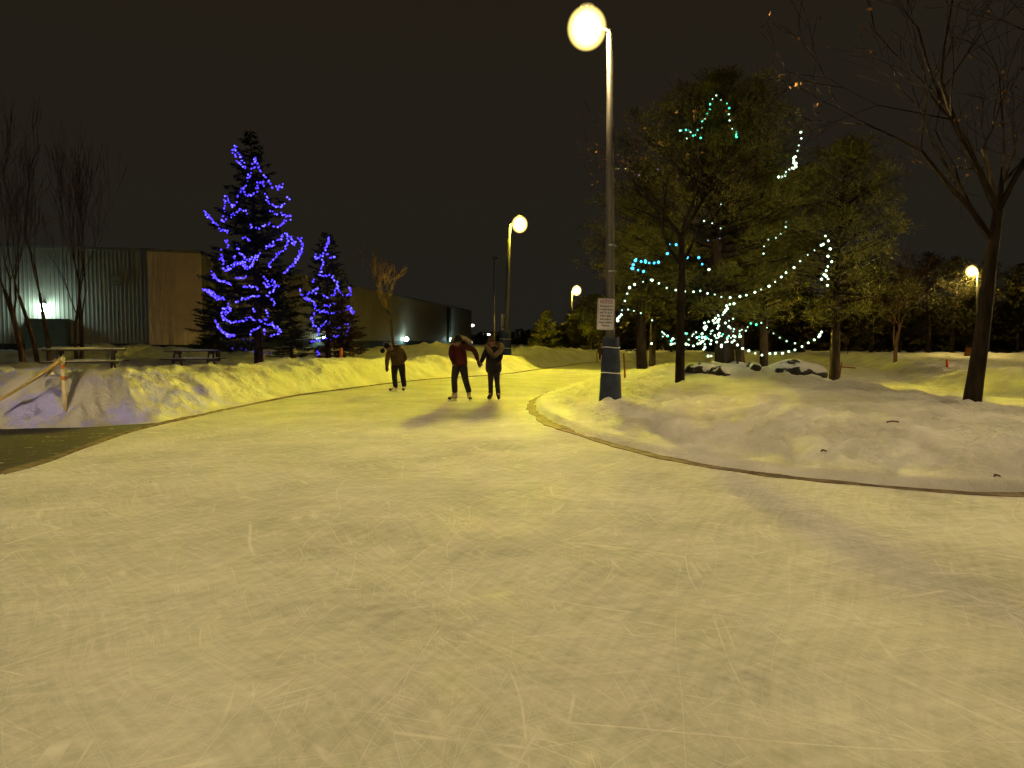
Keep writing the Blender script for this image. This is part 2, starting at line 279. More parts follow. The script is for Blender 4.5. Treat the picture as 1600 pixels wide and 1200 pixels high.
class MB:
    def __init__(s): s.v = []; s.f = []; s.mi = []; s.cur = 0
    def face(s, idx): s.f.append(tuple(idx)); s.mi.append(s.cur)
    def box(s, c, size, rot=None, bev=0.0):
        hx, hy, hz = [k / 2 for k in size]; b = len(s.v); Mx = rot or Matrix.Identity(3)
        for z in (-hz, hz):
            for x, y in ((-hx, -hy), (hx, -hy), (hx, hy), (-hx, hy)):
                s.v.append(tuple(Vector(c) + Mx @ Vector((x, y, z))))
        for q in ((3, 2, 1, 0), (4, 5, 6, 7), (0, 1, 5, 4), (1, 2, 6, 5), (2, 3, 7, 6), (3, 0, 4, 7)): s.face([b + k for k in q])
    def tube(s, pts, rad, n=8, cap=True, xdir=None):
        pts = [Vector(p) for p in pts]; b = len(s.v); m = len(pts)
        if not isinstance(rad, (list, tuple)): rad = [rad] * m
        t0 = (pts[1] - pts[0]).normalized(); a = Vector(xdir) if xdir is not None else (Vector((1, 0, 0)) if abs(t0.x) < .8 else Vector((0, 1, 0)))
        for i, p in enumerate(pts):
            t = (pts[min(i + 1, m - 1)] - pts[max(i - 1, 0)]).normalized()
            a = (a - t * a.dot(t)).normalized(); c = t.cross(a)
            r = rad[i]; rx, ry = r if isinstance(r, tuple) else (r, r)
            for k in range(n):
                an = 2 * math.pi * k / n; s.v.append(tuple(p + a * (math.cos(an) * rx) + c * (math.sin(an) * ry)))
        for i in range(m - 1):
            for k in range(n):
                s.face((b + i * n + k, b + i * n + (k + 1) % n, b + (i + 1) * n + (k + 1) % n, b + (i + 1) * n + k))
        if cap:
            s.face([b + k for k in range(n)][::-1]); s.face([b + (m - 1) * n + k for k in range(n)])
    def ball(s, c, r, nu=12, nv=8, rot=None, noise=0.0):
        b = len(s.v); rx, ry, rz = r if isinstance(r, tuple) else (r, r, r); Mx = rot or Matrix.Identity(3)
        for j in range(1, nv):
            th = math.pi * j / nv
            for i in range(nu):
                ph = 2 * math.pi * i / nu; k = 1 + random.uniform(-noise, noise)
                s.v.append(tuple(Vector(c) + Mx @ Vector((rx * math.sin(th) * math.cos(ph) * k, ry * math.sin(th) * math.sin(ph) * k, rz * math.cos(th) * k))))
        s.v.append(tuple(Vector(c) + Mx @ Vector((0, 0, rz)))); s.v.append(tuple(Vector(c) + Mx @ Vector((0, 0, -rz))))
        top, bot = len(s.v) - 2, len(s.v) - 1
        for j in range(nv - 2):
            for i in range(nu):
                s.face((b + j * nu + i, b + (j + 1) * nu + i, b + (j + 1) * nu + (i + 1) % nu, b + j * nu + (i + 1) % nu))
        for i in range(nu):
            s.face((top, b + i, b + (i + 1) % nu)); s.face((bot, b + (nv - 2) * nu + (i + 1) % nu, b + (nv - 2) * nu + i))
    def build(s, name, m, parent=None, smooth=False, loc=None, sub=0):
        me = bpy.data.meshes.new(name); me.from_pydata(s.v, [], s.f)
        ms = m if isinstance(m, (list, tuple)) else [m]
        for q in ms: me.materials.append(q)
        if len(ms) > 1: me.polygons.foreach_set("material_index", s.mi)
        if smooth: me.polygons.foreach_set("use_smooth", [True] * len(s.f))
        me.update(); o = link(name, me, None, parent, loc)
        if sub:
            md = o.modifiers.new("subd", 'SUBSURF'); md.levels = sub; md.render_levels = sub
        return o

# ---------------------------------------------------------------- noise
def vnoise(x, y, seed):
    xi = np.floor(x).astype(np.int64); yi = np.floor(y).astype(np.int64); fx = x - xi; fy = y - yi
    fx = fx * fx * (3 - 2 * fx); fy = fy * fy * (3 - 2 * fy)
    def h(a, b):
        k = (a * 374761393 + b * 668265263 + seed * 982451653) & 0x7fffffff
        k = ((k ^ (k >> 13)) * 1274126177) & 0x7fffffff
        return ((k ^ (k >> 16)) & 0xffff) / 65535.0
    return (h(xi, yi) * (1 - fx) + h(xi + 1, yi) * fx) * (1 - fy) + (h(xi, yi + 1) * (1 - fx) + h(xi + 1, yi + 1) * fx) * fy
def fbm(x, y, s, octv=4, seed=1, gain=.5):
    v = 0; a = 1; t = 0
    for i in range(octv):
        v = v + a * (vnoise(x / s + 31.7 * i, y / s - 17.3 * i, seed + i) - .5); t += a; a *= gain; s /= 2.03
    return v / t * 2
def sm(a, b, x):
    t = np.clip((x - a) / (b - a), 0, 1); return t * t * (3 - 2 * t)

# ---------------------------------------------------------------- plan of the place
def smooth_poly(p, n=6):
    p = [np.array(q, float) for q in p]; out = []; N = len(p)
    for i in range(N):
        p0, p1, p2, p3 = p[i - 1], p[i], p[(i + 1) % N], p[(i + 2) % N]
        for k in range(n):
            t = k / n; out.append(.5 * ((2 * p1) + (p2 - p0) * t + (2 * p0 - 5 * p1 + 4 * p2 - p3) * t * t + (3 * p1 - p0 - 3 * p2 + p3) * t ** 3))
    return np.array(out)
def G(x, y): q = gz(x, y); return (q.x, q.y)
ISLAND = smooth_poly([G(1600, 772), G(1440, 765), G(1300, 752), G(1180, 738), G(1080, 722), G(1000, 703), G(930, 685), G(880, 668), G(850, 652), G(835, 636),
                      G(838, 626), G(855, 617), G(880, 608), G(910, 599), G(938, 591), G(985, 581), (7.2, 39.5), (8.8, 38.5), (9.6, 33), (9.9, 26), (10.2, 20), (10.6, 15), (10.3, 10.5), (8.2, 7.9), (6.6, 7.3)])
OUTER = smooth_poly([G(0, 742), G(130, 700), G(200, 676), G(260, 661), G(320, 648), G(370, 637), G(450, 621), G(480, 616), G(555, 606), G(637, 596), G(695, 591), G(785, 585), G(830, 579), G(880, 572), G(930, 566),
                     (12, 57), (18, 54), (21, 46), (18, 36), (15.2, 30), (14.0, 26), (12.9, 21.1), (14.1, 17.5), (20, 14.5), (30, 13), (34, 0), (30, -14), (0, -15), (-14, -14), (-9, -2), (-6.4, 5)])
PAD = np.array([(-5.5, 14.0), (-5.5, -16), (-34, -16), (-34, 13.2), (-16, 12.7), (-11, 12.5), (-8.6, 12.45), (-7.4, 12.7), (-6.5, 13.4)])
def sdf(px, py, poly):
    d = np.full(px.shape, 1e9); ins = np.zeros(px.shape, bool); N = len(poly)
    for i in range(N):
        a = poly[i]; b = poly[(i + 1) % N]; ex, ey = b - a; wx, wy = px - a[0], py - a[1]
        t = np.clip((wx * ex + wy * ey) / (ex * ex + ey * ey + 1e-12), 0, 1)
        d = np.minimum(d, (wx - ex * t) ** 2 + (wy - ey * t) ** 2)
        c = (a[1] > py) != (b[1] > py)
        if ey != 0: ins ^= c & (px < (ex * (py - a[1]) / ey + a[0]))
    d = np.sqrt(d); return np.where(ins, -d, d)
MOUNDS = [(7.0, 24.5, .30, 3.2, 5.0), (-6, 46, .75, 5, 1.8), (-13, 49, .65, 5, 2.2), (-25, 47, .75, 6, 2.0), (-36, 46, .6, 7, 2), (-3.5, 44, .5, 2.2, 2.0), (1.5, 47, .55, 3.0, 2.2), (-19, 44, .35, 3, 2), (-19.5, 29.8, .25, 3, 1.5), (-48, 46, .7, 6, 3),
          (3.5, 55, .25, 4, 3)]
def terrain(x, y):
    x = np.asarray(x, float); y = np.asarray(y, float)
    si = sdf(x, y, ISLAND); so = sdf(x, y, OUTER); sp = sdf(x, y, PAD)
    wob = fbm(x, y, .9, 4, 91, .65) * .11
    di = -si + wob; do = np.minimum(so, sp) + wob
    n1 = fbm(x, y, 2.6, 4, 5); n2 = fbm(x, y, .75, 5, 11, .6); n3 = fbm(x, y, .28, 3, 23, .6)
    # island
    dd = np.maximum(di, 0)
    hi = .11 * sm(0, .16, dd) + .42 * (1 - np.exp(-dd / 2.6)) * sm(0, 1.5, dd)
    hi = hi + sm(.05, .6, dd) * (n1 * .06 + n2 * .07 + n3 * .052)
    # footprints and kicked lumps near the rim
    lump = np.abs(fbm(x, y, .42, 3, 77, .5)); hi = hi + sm(.1, .9, dd) * (1 - sm(2.5, 5.5, dd)) * (lump - .25) * .19
    # outside
    do_ = np.maximum(do, 0)
    left = 1 - sm(-4.0, 0.5, x - .0 * y); far = sm(34, 42, y) * (1 - sm(5, 9, x))
    near_left = (1 - sm(13.5, 17, y)) * (x < 0)
    amp = .42 * left + .10 * near_left + .30 * (1 - left) * (x < 9) + .20 * (x > 9)
    wbank = 1.7 + .7 * fbm(x, y, 5, 2, 44)
    rise = sm(0, 1, do_ / wbank); fall = 1 - sm(3.2, 5.8, do_)
    base = .33 * sm(0, 1.6, do_)
    ho = base + amp * rise * (.22 + .78 * fall) * (1 + .25 * n1)
    chunk = np.abs(fbm(x, y, .55, 4, 55, .6)) - .22
    ho = ho + sm(.05, .7, do_) * (n2 * .10 + n3 * .055 + chunk * (.22 + .26 * near_left) * (.25 + .75 * fall))
    ho = ho + sm(0, 3, do_) * n1 * .10
    for mx, my, a, sx_, sy_ in MOUNDS:
        g = a * np.exp(-((x - mx) / sx_) ** 2 - ((y - my) / sy_) ** 2) * (1 + .3 * n1 + .15 * n2)
        hi = hi + (g if mx > 5 and my < 30 else 0); ho = ho + (0 if mx > 5 and my < 30 else g * sm(0, 1.5, do_))
    r = np.sqrt(x * x + y * y); ho = ho + sm(75, 130, r) * .35 * n1
    h = np.where(di > 0, hi, np.where(do > 0, ho, -1.0))
    neg = np.where(di > do, di, do)
    h = np.where((di <= 0) & (do <= 0), np.maximum(-.25, neg * 3 - .004), h)
    return h
def tz(x, y): return float(terrain(np.array([x]), np.array([y]))[0])

def hit(px, py, y0=6.0, y1=120.0):
    """where the sight line through a pixel first meets the snow"""
    d = ray(px, py); Y = np.exp(np.linspace(math.log(y0), math.log(y1), 2500)); X = CP.x + d.x / d.y * Y; Z = CP.z + d.z / d.y * Y; T = np.maximum(terrain(X, Y), 0)
    k = int(np.argmax(Z <= T)); return Vector((X[k], Y[k], T[k]))
nr, na = 800, 660
rr_ = 3.4 * (480 / 3.4) ** (np.arange(nr) / (nr - 1)); aa = np.radians(np.linspace(-58, 58, na))
RR, AA = np.meshgrid(rr_, aa, indexing='ij'); GX = RR * np.sin(AA); GY = RR * np.cos(AA)
GZ = terrain(GX, GY)
idx = np.arange(nr * na).reshape(nr, na)
F = np.stack([idx[:-1, :-1], idx[:-1, 1:], idx[1:, 1:], idx[1:, :-1]], -1).reshape(-1, 4)[:, ::-1]
keep = GZ.ravel()[F].max(axis=1) > -.20
me = mesh_np("snow_ground", np.stack([GX.ravel(), GY.ravel(), GZ.ravel()], 1), F[keep], True)
st = (1 - sm(-7.0, -5.2, GX + .0 * GY)) * (1 - sm(16.5, 19, GY)) * (1 - .45 * sm(-.1, .3, fbm(GX, GY, 1.6, 2, 3)) * sm(-9.5, -7.5, GX))  # where the bluish light is painted into the snow colour
at_ = me.attributes.new("blue_light_tint", 'FLOAT', 'POINT'); at_.data.foreach_set("value", st.ravel().astype(np.float32))
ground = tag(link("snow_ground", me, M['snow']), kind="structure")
# ice sheet, asphalt pad, dirty rims
b = MB(); b.v = [(-45, -18, 0), (45, -18, 0), (45, 75, 0), (-45, 75, 0)]; b.face((0, 1, 2, 3)); tag(b.build("ice_trail", M['ice']), kind="structure")
def left_edge_curve():
    i0 = [k for k in range(len(OUTER)) if OUTER[k][0] < -4.5 and OUTER[k][1] < 20 and OUTER[k][1] > -3]
    return i0
pad_pts = [(float(OUTER[k][0]), float(OUTER[k][1])) for k in range(len(OUTER)) if OUTER[k][0] < -4 and -3 < OUTER[k][1] < 14.5]
pad_pts.sort(key=lambda q: q[1])
b = MB()
for (x, y) in pad_pts:
    b.v.append((x, y, .006)); b.v.append((-36, y, .006))
for i in range(len(pad_pts) - 1): b.face((2 * i, 2 * i + 2, 2 * i + 3, 2 * i + 1))
k = len(b.v); x0, y0 = pad_pts[0]
b.v += [(x0, y0, .0055), (-36, y0, .0055), (-36, -16, .0055), (-9, -16, .0055)]; b.face((k, k + 1, k + 2, k + 3))
tag(b.build("asphalt_path", M['asphalt']), kind="structure")
def strip(name, poly, w0, w1, z, m, closed=True, sel=None):
    P = np.asarray(poly); N = len(P); b = MB(); prev = None
    nrm = []
    for i in range(N):
        t = P[(i + 1) % N] - P[i - 1]; t = t / (np.linalg.norm(t) + 1e-9); nrm.append(np.array([t[1], -t[0]]))
    rng_ = range(N) if sel is None else sel
    last = None; prev_i = None
    for i in rng_:
        if prev_i is not None and i != prev_i + 1: last = None
        prev_i = i
        jw = 1 + .9 * float(fbm(P[i][0:1], P[i][1:2], .8, 3, 3)[0]); a = P[i] + nrm[i] * w0; c = P[i] + nrm[i] * w1 * jw
        k = len(b.v); b.v += [(a[0], a[1], z), (c[0], c[1], z), (c[0], c[1], z - .03), (a[0], a[1], z - .03)]
        if last is not None:
            b.face((last, k, k + 1, last + 1)); b.face((last + 1, k + 1, k + 2, last + 2)); b.face((last, last + 3, k + 3, k))
        last = k
    if sel is None:
        b.face((last, 0, 1, last + 1)); b.face((last + 1, 1, 2, last + 2))
    return tag(b.build(name, m), kind="structure")
area = .5 * sum(ISLAND[i][0] * ISLAND[(i + 1) % len(ISLAND)][1] - ISLAND[(i + 1) % len(ISLAND)][0] * ISLAND[i][1] for i in range(len(ISLAND)))
sg = 1 if area > 0 else -1
def dense(P, m=5):
    P = np.asarray(P); out = []
    for i in range(len(P)):
        for k in range(m): out.append(P[i] + (P[(i + 1) % len(P)] - P[i]) * k / m)
    return np.array(out)
ISD = dense(ISLAND); 
strip("island_kerb", ISD, -.10 * sg, .16 * sg, .010, M['rim'])
area2 = .5 * sum(OUTER[i][0] * OUTER[(i + 1) % len(OUTER)][1] - OUTER[(i + 1) % len(OUTER)][0] * OUTER[i][1] for i in range(len(OUTER)))
sg2 = 1 if area2 > 0 else -1
OD = dense(OUTER)
selo = [i for i in range(len(OD)) if OD[i][0] < 9 and OD[i][1] > 3 and not (OD[i][0] > 0 and OD[i][1] < 30)]
strip("outer_kerb", OD, -.04 * sg2, .08 * sg2, .020, M['rim'], sel=selo)

# ---------------------------------------------------------------- street lamps
def globe_mat(name, cs): return lampmat(name, cs[0], cs[1] * L_SCALE, *cs[2:])
def street_lamp(label, base, top, side, cs, group=None, rb=.10, rt=.062, wrap=None, halo_globe=.33, extra=True):
    """base/top: pole ends; side: vector from pole top to centre of bulb and glare halo"""
    base = Vector(base); t = empty("street_lamp", base); tag(t, label, "street lamp", group)
    top = Vector(top) - base; side = Vector(side)
    b = MB(); b.tube([(0, 0, -.2), top * .33, top * .66, top], [rb, rb * .86, (rb + rt) / 2 * .95, rt], 16, xdir=(1, 0, 0)); b.build("pole", M['pole'], t, True)
    b = MB(); b.tube([top + Vector((0, 0, -.02)), top + Vector((0, 0, .06)), top + side * .55 + Vector((0, 0, .10)), top + side * .8 + Vector((0, 0, .08))], [rt * .8, rt * .6, .035, .035], 8); b.build("arm", M['housing'], t, True)
    g = top + side
    b = MB(); b.ball(g, (halo_globe * 1.26, halo_globe * 1.26, halo_globe * 1.36), 28, 18); gl = b.build("halo_globe", halo_glow(cs[0]), t, True)  # shell added round the bulb as a painted glare halo
    b = MB(); b.ball(g, (halo_globe * .72, halo_globe * .72, halo_globe * .80), 20, 14); b.build("bulb", globe_mat("sodium_glow", cs), gl, True)
    b = MB(); b.tube([g + Vector((0, 0, halo_globe * 1.33)), g + Vector((0, 0, halo_globe * 1.39)), g + Vector((0, 0, halo_globe * 1.43))], [.15, .13, .05], 14); b.build("cap", M['housing'], t, True)
    return t, top
def lamp_at(label, px, ybase_world, Y, headpx, cs, **kw):
    x = (px - CX) / FPX * Y
    return x
H_L = 8.0
# near lamp with notice sign and padded foot
Y1 = 15.4
p_top = at(953, 52, Y1); gpos = at(917, 44, Y1); p_b = at(953.5, 652, Y1); p_b.z = tz(p_b.x, p_b.y)
lamp1, top1 = street_lamp("tall lit street lamp with dark padded foot and notice sign on the snow island", p_b, p_top, gpos - p_top, LAMP_NEAR, "lamps lighting the ice trail", rb=.108)
def wrap(parent, base_z, pts, m, straps, name="pad"):
    b = MB(); n = 28; rings = []
    for j, (z, r, jag) in enumerate(pts):
        for k in range(n):
            a = 2 * math.pi * k / n
            dz = jag * (math.sin(a * 2 + 1.0) * .5 + math.sin(a * 5) * .25 + random.uniform(-.25, .25)); q = r * (1 + .035 * math.sin(a * 4 + z * 5) + .02 * random.uniform(-1, 1))
            b.v.append((q * math.cos(a), q * math.sin(a), z + dz))
    for j in range(len(pts) - 1):
        for k in range(n): b.face((j * n + k, j * n + (k + 1) % n, (j + 1) * n + (k + 1) % n, (j + 1) * n + k))
    o = b.build(name, m, parent, True); o.location = (0, 0, base_z)
    for z, r in straps:
        b = MB(); pts_ = [(r * math.cos(a), r * math.sin(a), z + .01 * math.sin(a * 2)) for a in [2 * math.pi * k / 28 for k in range(29)]]
        b.tube(pts_, .011, 6, cap=False); s = b.build("strap", M['strap'], o, True)
    return o
wrap(lamp1, 0, [(-.12, .24, .05), (.02, .235, .05), (.22, .215, .0), (.42, .205, 0), (.545, .198, 0), (.7, .196, 0), (.9, .190, 0), (1.08, .182, 0), (1.2, .178, .0), (1.275, .172, .02), (1.28, .12, .02)], M['wrap'], [(.545, .204), (1.07, .190)])
for zz in (3.15, 2.62):
    b = MB(); b.tube([(0, 0, zz), (0, 0, zz + .03)], .108, 16); b.build("band", M['metal'], lamp1, True)
# notice sign
sgn = empty("notice_sign", (0, 0, 0)); tag(sgn, "white rectangular notice sign strapped to the near lamp pole", "sign")
sp = at(946.5, 491, Y1 - .15); sgn.location = sp; sgn.rotation_euler = (0, R(2.0), R(-3))
W_, H_ = .345, .64
def rrect(w, h, r, n=5):
    o = []
    for cx_, cy_, a0 in ((w / 2 - r, h / 2 - r, 0), (-w / 2 + r, h / 2 - r, 90), (-w / 2 + r, -h / 2 + r, 180), (w / 2 - r, -h / 2 + r, 270)):
        for k in range(n + 1):
            a = R(a0 + 90 * k / n); o.append((cx_ + r * math.cos(a), cy_ + r * math.sin(a)))
    return o
def plate(parent, w, h, m, name, th=.006):
    b = MB(); o = rrect(w, h, .03); n = len(o)
    b.v = [(x, -th, z) for x, z in o] + [(x, 0, z) for x, z in o]; b.face(range(n)[::-1]); b.face(range(n, 2 * n))
    for k in range(n): b.face((k, (k + 1) % n, n + (k + 1) % n, n + k))
    return b.build(name, m, parent)
plate(sgn, W_, H_, M['sign'], "panel")
b = MB()
for (cx_, cz_, ww, hh) in ((0, H_ / 2 - .018, W_ - .05, .004), (0, -H_ / 2 + .018, W_ - .05, .004), (-W_ / 2 + .016, 0, .004, H_ - .06), (W_ / 2 - .016, 0, .004, H_ - .06)):
    b.box((cx_, -.008, cz_), (ww, .003, hh))
b.build("border", M['ink'], sgn)
def text(parent, s, x, z, size, m, name="lettering", y=-.0075, bold=.0, rot=(R(90), 0, 0), wide=1.0):
    c = bpy.data.curves.new(name, 'FONT'); c.body = s; c.size = size; c.align_x = 'CENTER'; c.align_y = 'CENTER'; c.extrude = .0008; c.offset = bold
    c.materials.append(m); o = bpy.data.objects.new(name, c); COL.objects.link(o); o.parent = parent; o.location = (x, y, z); o.rotation_euler = rot; o.scale = (wide, 1, 1)
    bpy.context.view_layer.update(); me_ = bpy.data.meshes.new_from_object(o.evaluated_get(bpy.context.evaluated_depsgraph_get()))
    COL.objects.unlink(o); bpy.data.objects.remove(o)
    o = link(name, me_, m, parent, (x, y, z)); o.rotation_euler = rot; o.scale = (wide, 1, 1)
    return o
text(sgn, "NOTICE", 0, .25, .095, M['ink_red'], bold=.0025, wide=.75)
for i, s in enumerate(["This skating trail is for", "recreational skating", "only. The use of", "hockey sticks,", "pucks, balls or", "racing is prohibited", "Thank you!"]):
    text(sgn, s, 0, .165 - i * .066, .058, M['ink'], bold=.0016, wide=[.52, .58, .66, .72, .72, .60, .62][i])
# second lamp, by the bend
Y2 = 41.0
t2 = at(796, 352, Y2); g2 = at(812, 350.5, Y2); b2 = at(789.5, 570, Y2); b2.z = tz(b2.x, b2.y)
lamp2, top2 = street_lamp("lit street lamp with blue padded foot standing behind the skating couple", b2, t2, g2 - t2, LAMP_MID, "lamps lighting the ice trail", rb=.14, rt=.085, halo_globe=.36)
wrap(lamp2, 0, [(-.3, .34, .0), (.1, .34, 0), (.6, .33, 0), (1.1, .32, 0), (1.42, .31, .03), (1.43, .2, .03)], M['wrap_blue'], [(.45, .345), (.95, .33)])
for (px, y0_, y1_) in ((785.5, 491, 510), (786, 512, 526)):
    s2 = empty("sign_board", at(px, (y0_ + y1_) / 2, Y2 - .05)); s2.rotation_euler = (0, 0, R(62))
    tag(s2, "upper pale sign board seen edge on, on the pole behind the couple" if y0_ < 500 else "small lower sign board seen edge on, on the pole behind the couple", "sign")
    plate(s2, .34, (y1_ - y0_) / 28.2, M['sign'], "panel", .012)
    b = MB(); b.box((.1, .05, 0), (.03, .09, .05)); b.build("bracket", M['metal'], s2)
# third lamp
Y3 = 94.0
t3 = at(893.5, 455, Y3); g3 = at(901, 454, Y3); b3 = at(893.5, 548, Y3); b3.z = tz(b3.x, b3.y)
street_lamp("small distant lit street lamp beyond the far end of the trail", b3, t3, g3 - t3, LAMP_FAR, "lamps lighting the ice trail", rb=.13, rt=.09, halo_globe=.5)
# fourth lamp, right
Y4 = 69.0
t4 = at(1527, 421, Y4); g4 = at(1518, 424, Y4); b4 = at(1527.5, 560, Y4); b4.z = tz(b4.x, b4.y)
street_lamp("lit street lamp glimpsed beside the leaning bare tree at far right", b4, t4, g4 - t4, LAMP_RIGHT, "lamps lighting the ice trail", rb=.13, rt=.09, halo_globe=.42)
# lamps of the same row outside the frame
for nm, (x, y), cs in (("street lamp of the row standing behind the photographer", (-5.5, -9.0), LAMP_BEHIND), ("street lamp of the row standing off the right side of the island", (23.5, 21.0), LAMP_SIDE)):
    z = 0.0; bb = Vector((x, y, z)); street_lamp(nm, bb, bb + Vector((0, 0, 7.9)), Vector((.5, 0, 0)), cs, "lamps lighting the ice trail", halo_globe=.36)
# unlit tall mast in the distance
m_b = at(772, 545, 100); m_t = at(772, 404, 100); m_b.z = .2
t = empty("light_mast", m_b); tag(t, "tall thin unlit light mast far behind the skating couple", "light mast")
b = MB(); b.tube([(0, 0, 0), m_t - m_b], [.10, .07], 10); b.build("pole", M['housing'], t, True)
b = MB(); b.ball(m_t - m_b + Vector((.15, 0, .1)), (.40, .35, .16), 14, 8); b.build("lamp_head", M['housing'], t, True)

# ---------------------------------------------------------------- warehouse
M['panel'] = mat("ribbed_steel_wall", (.25, .21, .165), .6, .08, 1.5, .1, 20)
M['panel_tan'] = mat("tan_ribbed_steel", (.78, .55, .38), .6, .06, 1.5, .1, 20)
M['panel_dark'] = mat("dark_wall_base", (.030, .034, .030), .8, .2, 2)
M['door'] = mat("green_grey_door", (.09, .11, .09), .6, .15, 2)
M['trim'] = mat("roof_trim", (.22, .19, .15), .6, .1)
HB = 8.9
def ribwall(a, c, z0, z1, pitch=.30, dep=.022):
    a = Vector((a[0], a[1], 0)); c = Vector((c[0], c[1], 0)); L = (c - a).length; d = (c - a) / L; nn = Vector((d.y, -d.x, 0))
    prof = []; u = 0
    while u < L:
        for du, o in ((0, 0), (.55, 0), (.65, 1), (.9, 1)):
            if u + du * pitch < L: prof.append((u + du * pitch, o * dep))
        u += pitch
    prof.append((L, 0)); b = MB()
    for (u, o) in prof:
        p = a + d * u + nn * o; b.v += [(p.x, p.y, z0), (p.x, p.y, z1)]
    for i in range(len(prof) - 1): b.face((2 * i, 2 * i + 2, 2 * i + 3, 2 * i + 1))
    return b
wh = empty("warehouse", (-30, 62, 0)); tag(wh, "long low ribbed metal warehouse with flat roof and bright wall lamps", "building")
def wpart(b, name, m, par=None, smooth=False):
    o = b.build(name, m, par or wh, smooth)
    if par is None: o.location = (30, -62, 0)
    return o
A0, A1 = (-64, 51.5), (-29.55, 60.6); BK0, BK1 = (-29.35, 59.9), (-25.6, 61.4); C0, C1 = (-27.2, 63.4), (-10.0, 182)
wpart(ribwall(A0, A1, 1.3, HB), "wall", M['panel'])
wpart(ribwall(BK0, BK1, 1.2, HB - .05, .30), "wall", M['panel_tan'])
b = MB(); b.v = [(BK1[0], BK1[1], 0), (C0[0] - .4, C0[1] + 1, 0), (C0[0] - .4, C0[1] + 1, HB - .05), (BK1[0], BK1[1], HB - .05)]; b.face((0, 1, 2, 3))
b.v += [(BK0[0], BK0[1], 0), (A1[0], A1[1] + .3, 0), (A1[0], A1[1] + .3, HB - .05), (BK0[0], BK0[1], HB - .05)]; b.face((4, 7, 6, 5)); wpart(b, "side_wall", M['panel'])
wpart(ribwall(C0, C1, 1.55, HB, .6, .07), "wall", M['panel'])
def flatwall(a, c, z0, z1, off=0.06):
    a = Vector((a[0], a[1], 0)); c = Vector((c[0], c[1], 0)); d = (c - a).normalized(); nn = Vector((d.y, -d.x, 0)) * off; b = MB()
    for p in (a + nn, c + nn, c - nn, a - nn): b.v += [(p.x, p.y, z0), (p.x, p.y, z1)]
    for q in ((0, 2, 3, 1), (2, 4, 5, 3), (4, 6, 7, 5), (6, 0, 1, 7), (1, 3, 5, 7), (0, 6, 4, 2)): b.face(q)
    return b
wpart(flatwall(A0, A1, 0, 1.3), "foundation", M['panel_dark']); wpart(flatwall(BK0, BK1, 0, 1.2), "foundation", M['panel_dark']); wpart(flatwall(C0, C1, 0, 1.55, .1), "foundation", M['panel_dark'])
b = MB(); b.v = [(A0[0], A0[1], HB), (A1[0], A1[1], HB), (BK1[0], BK1[1] + .3, HB), (C0[0], C0[1], HB), (C1[0], C1[1], HB), (-75, 190, HB)]; b.face(range(6)); b.v += [(-75, 190, 0), (C1[0], C1[1], 0), (A0[0], A0[1], 0)]
b.face((4, 7, 6, 5)); b.face((0, 5, 6, 8)); wpart(b, "roof", M['panel_dark'])
wpart(flatwall(A0, A1, HB - .12, HB + .12, .12), "roof_trim", M['trim']); wpart(flatwall(BK0, BK1, HB - .2, HB + .02, .12), "roof_trim", M['trim']); wpart(flatwall(C0, C1, HB - .12, HB + .15, .14), "roof_trim", M['trim'])
def on_wall(a, c, px, off):
    # point where the ray column px meets wall line a-c
    d = ray(px, HOR); k = d.x / d.y; ax, ay = a; ex, ey = c[0] - ax, c[1] - ay
    s = (k * ay - ax) / (ex - k * ey); L = math.hypot(ex, ey); return Vector((ax + ex * s + ey / L * off, ay + ey * s - ex / L * off, 0)), math.atan2(ey, ex)
def zat(py, Y): return CH + (HOR - py) / FPX * Y
# door block, vent, downpipe
p, an = on_wall(A0, A1, 79, .5); b = MB(); b.box((p.x, p.y, 1.6), (2.9, 1.1, 3.3), Matrix.Rotation(an, 3, 'Z')); wpart(b, "door", M['door'])
p, an = on_wall(A0, A1, 185, .09); b = MB(); rot = Matrix.Rotation(an, 3, 'Z'); zc = zat(440, p.y)
b.box((p.x, p.y, zc), (.86, .10, .86), rot)
for k in range(6): b.box((p.x + .04 * math.sin(an), p.y - .07, zc - .36 + k * .145), (.8, .05, .05), rot @ Matrix.Rotation(.5, 3, 'X'))
wpart(b, "vent", M['trim'])
p, an = on_wall(C0, C1, 700, .25); b = MB(); b.box((p.x, p.y, 5.0), (2.0, .4, 7.2), Matrix.Rotation(an, 3, 'Z')); wpart(b, "downpipe_casing", M['panel_dark'])
teal = emat("mercury_glow", (.60, 1.0, .92), 85); teal_far = emat("mercury_glow_far", (.60, 1.0, .92), 70)
def wall_lamp(a, c, px, py, r, m):
    p, an = on_wall(a, c, px, .75); z = zat(py, p.y); rot = Matrix.Rotation(an, 3, 'Z')
    b = MB(); q, _ = on_wall(a, c, px, .35); b.box((q.x, q.y, z + r * .9), (.3, .8, .12), rot); h = wpart(b, "wall_lamp", M['housing'])
    b = MB(); b.ball((p.x, p.y, z), (r, r, r * .9), 14, 10); g = b.build("bulb", m, h, True)
wall_lamp(A0, A1, 72, 481, .37, teal)
wall_lamp(C0, C1, 498, 529, .26, teal_far)
wall_lamp(C0, C1, 628, 530, .38, teal_far)
wall_lamp(C0, C1, 700, 531, .42, teal_far)
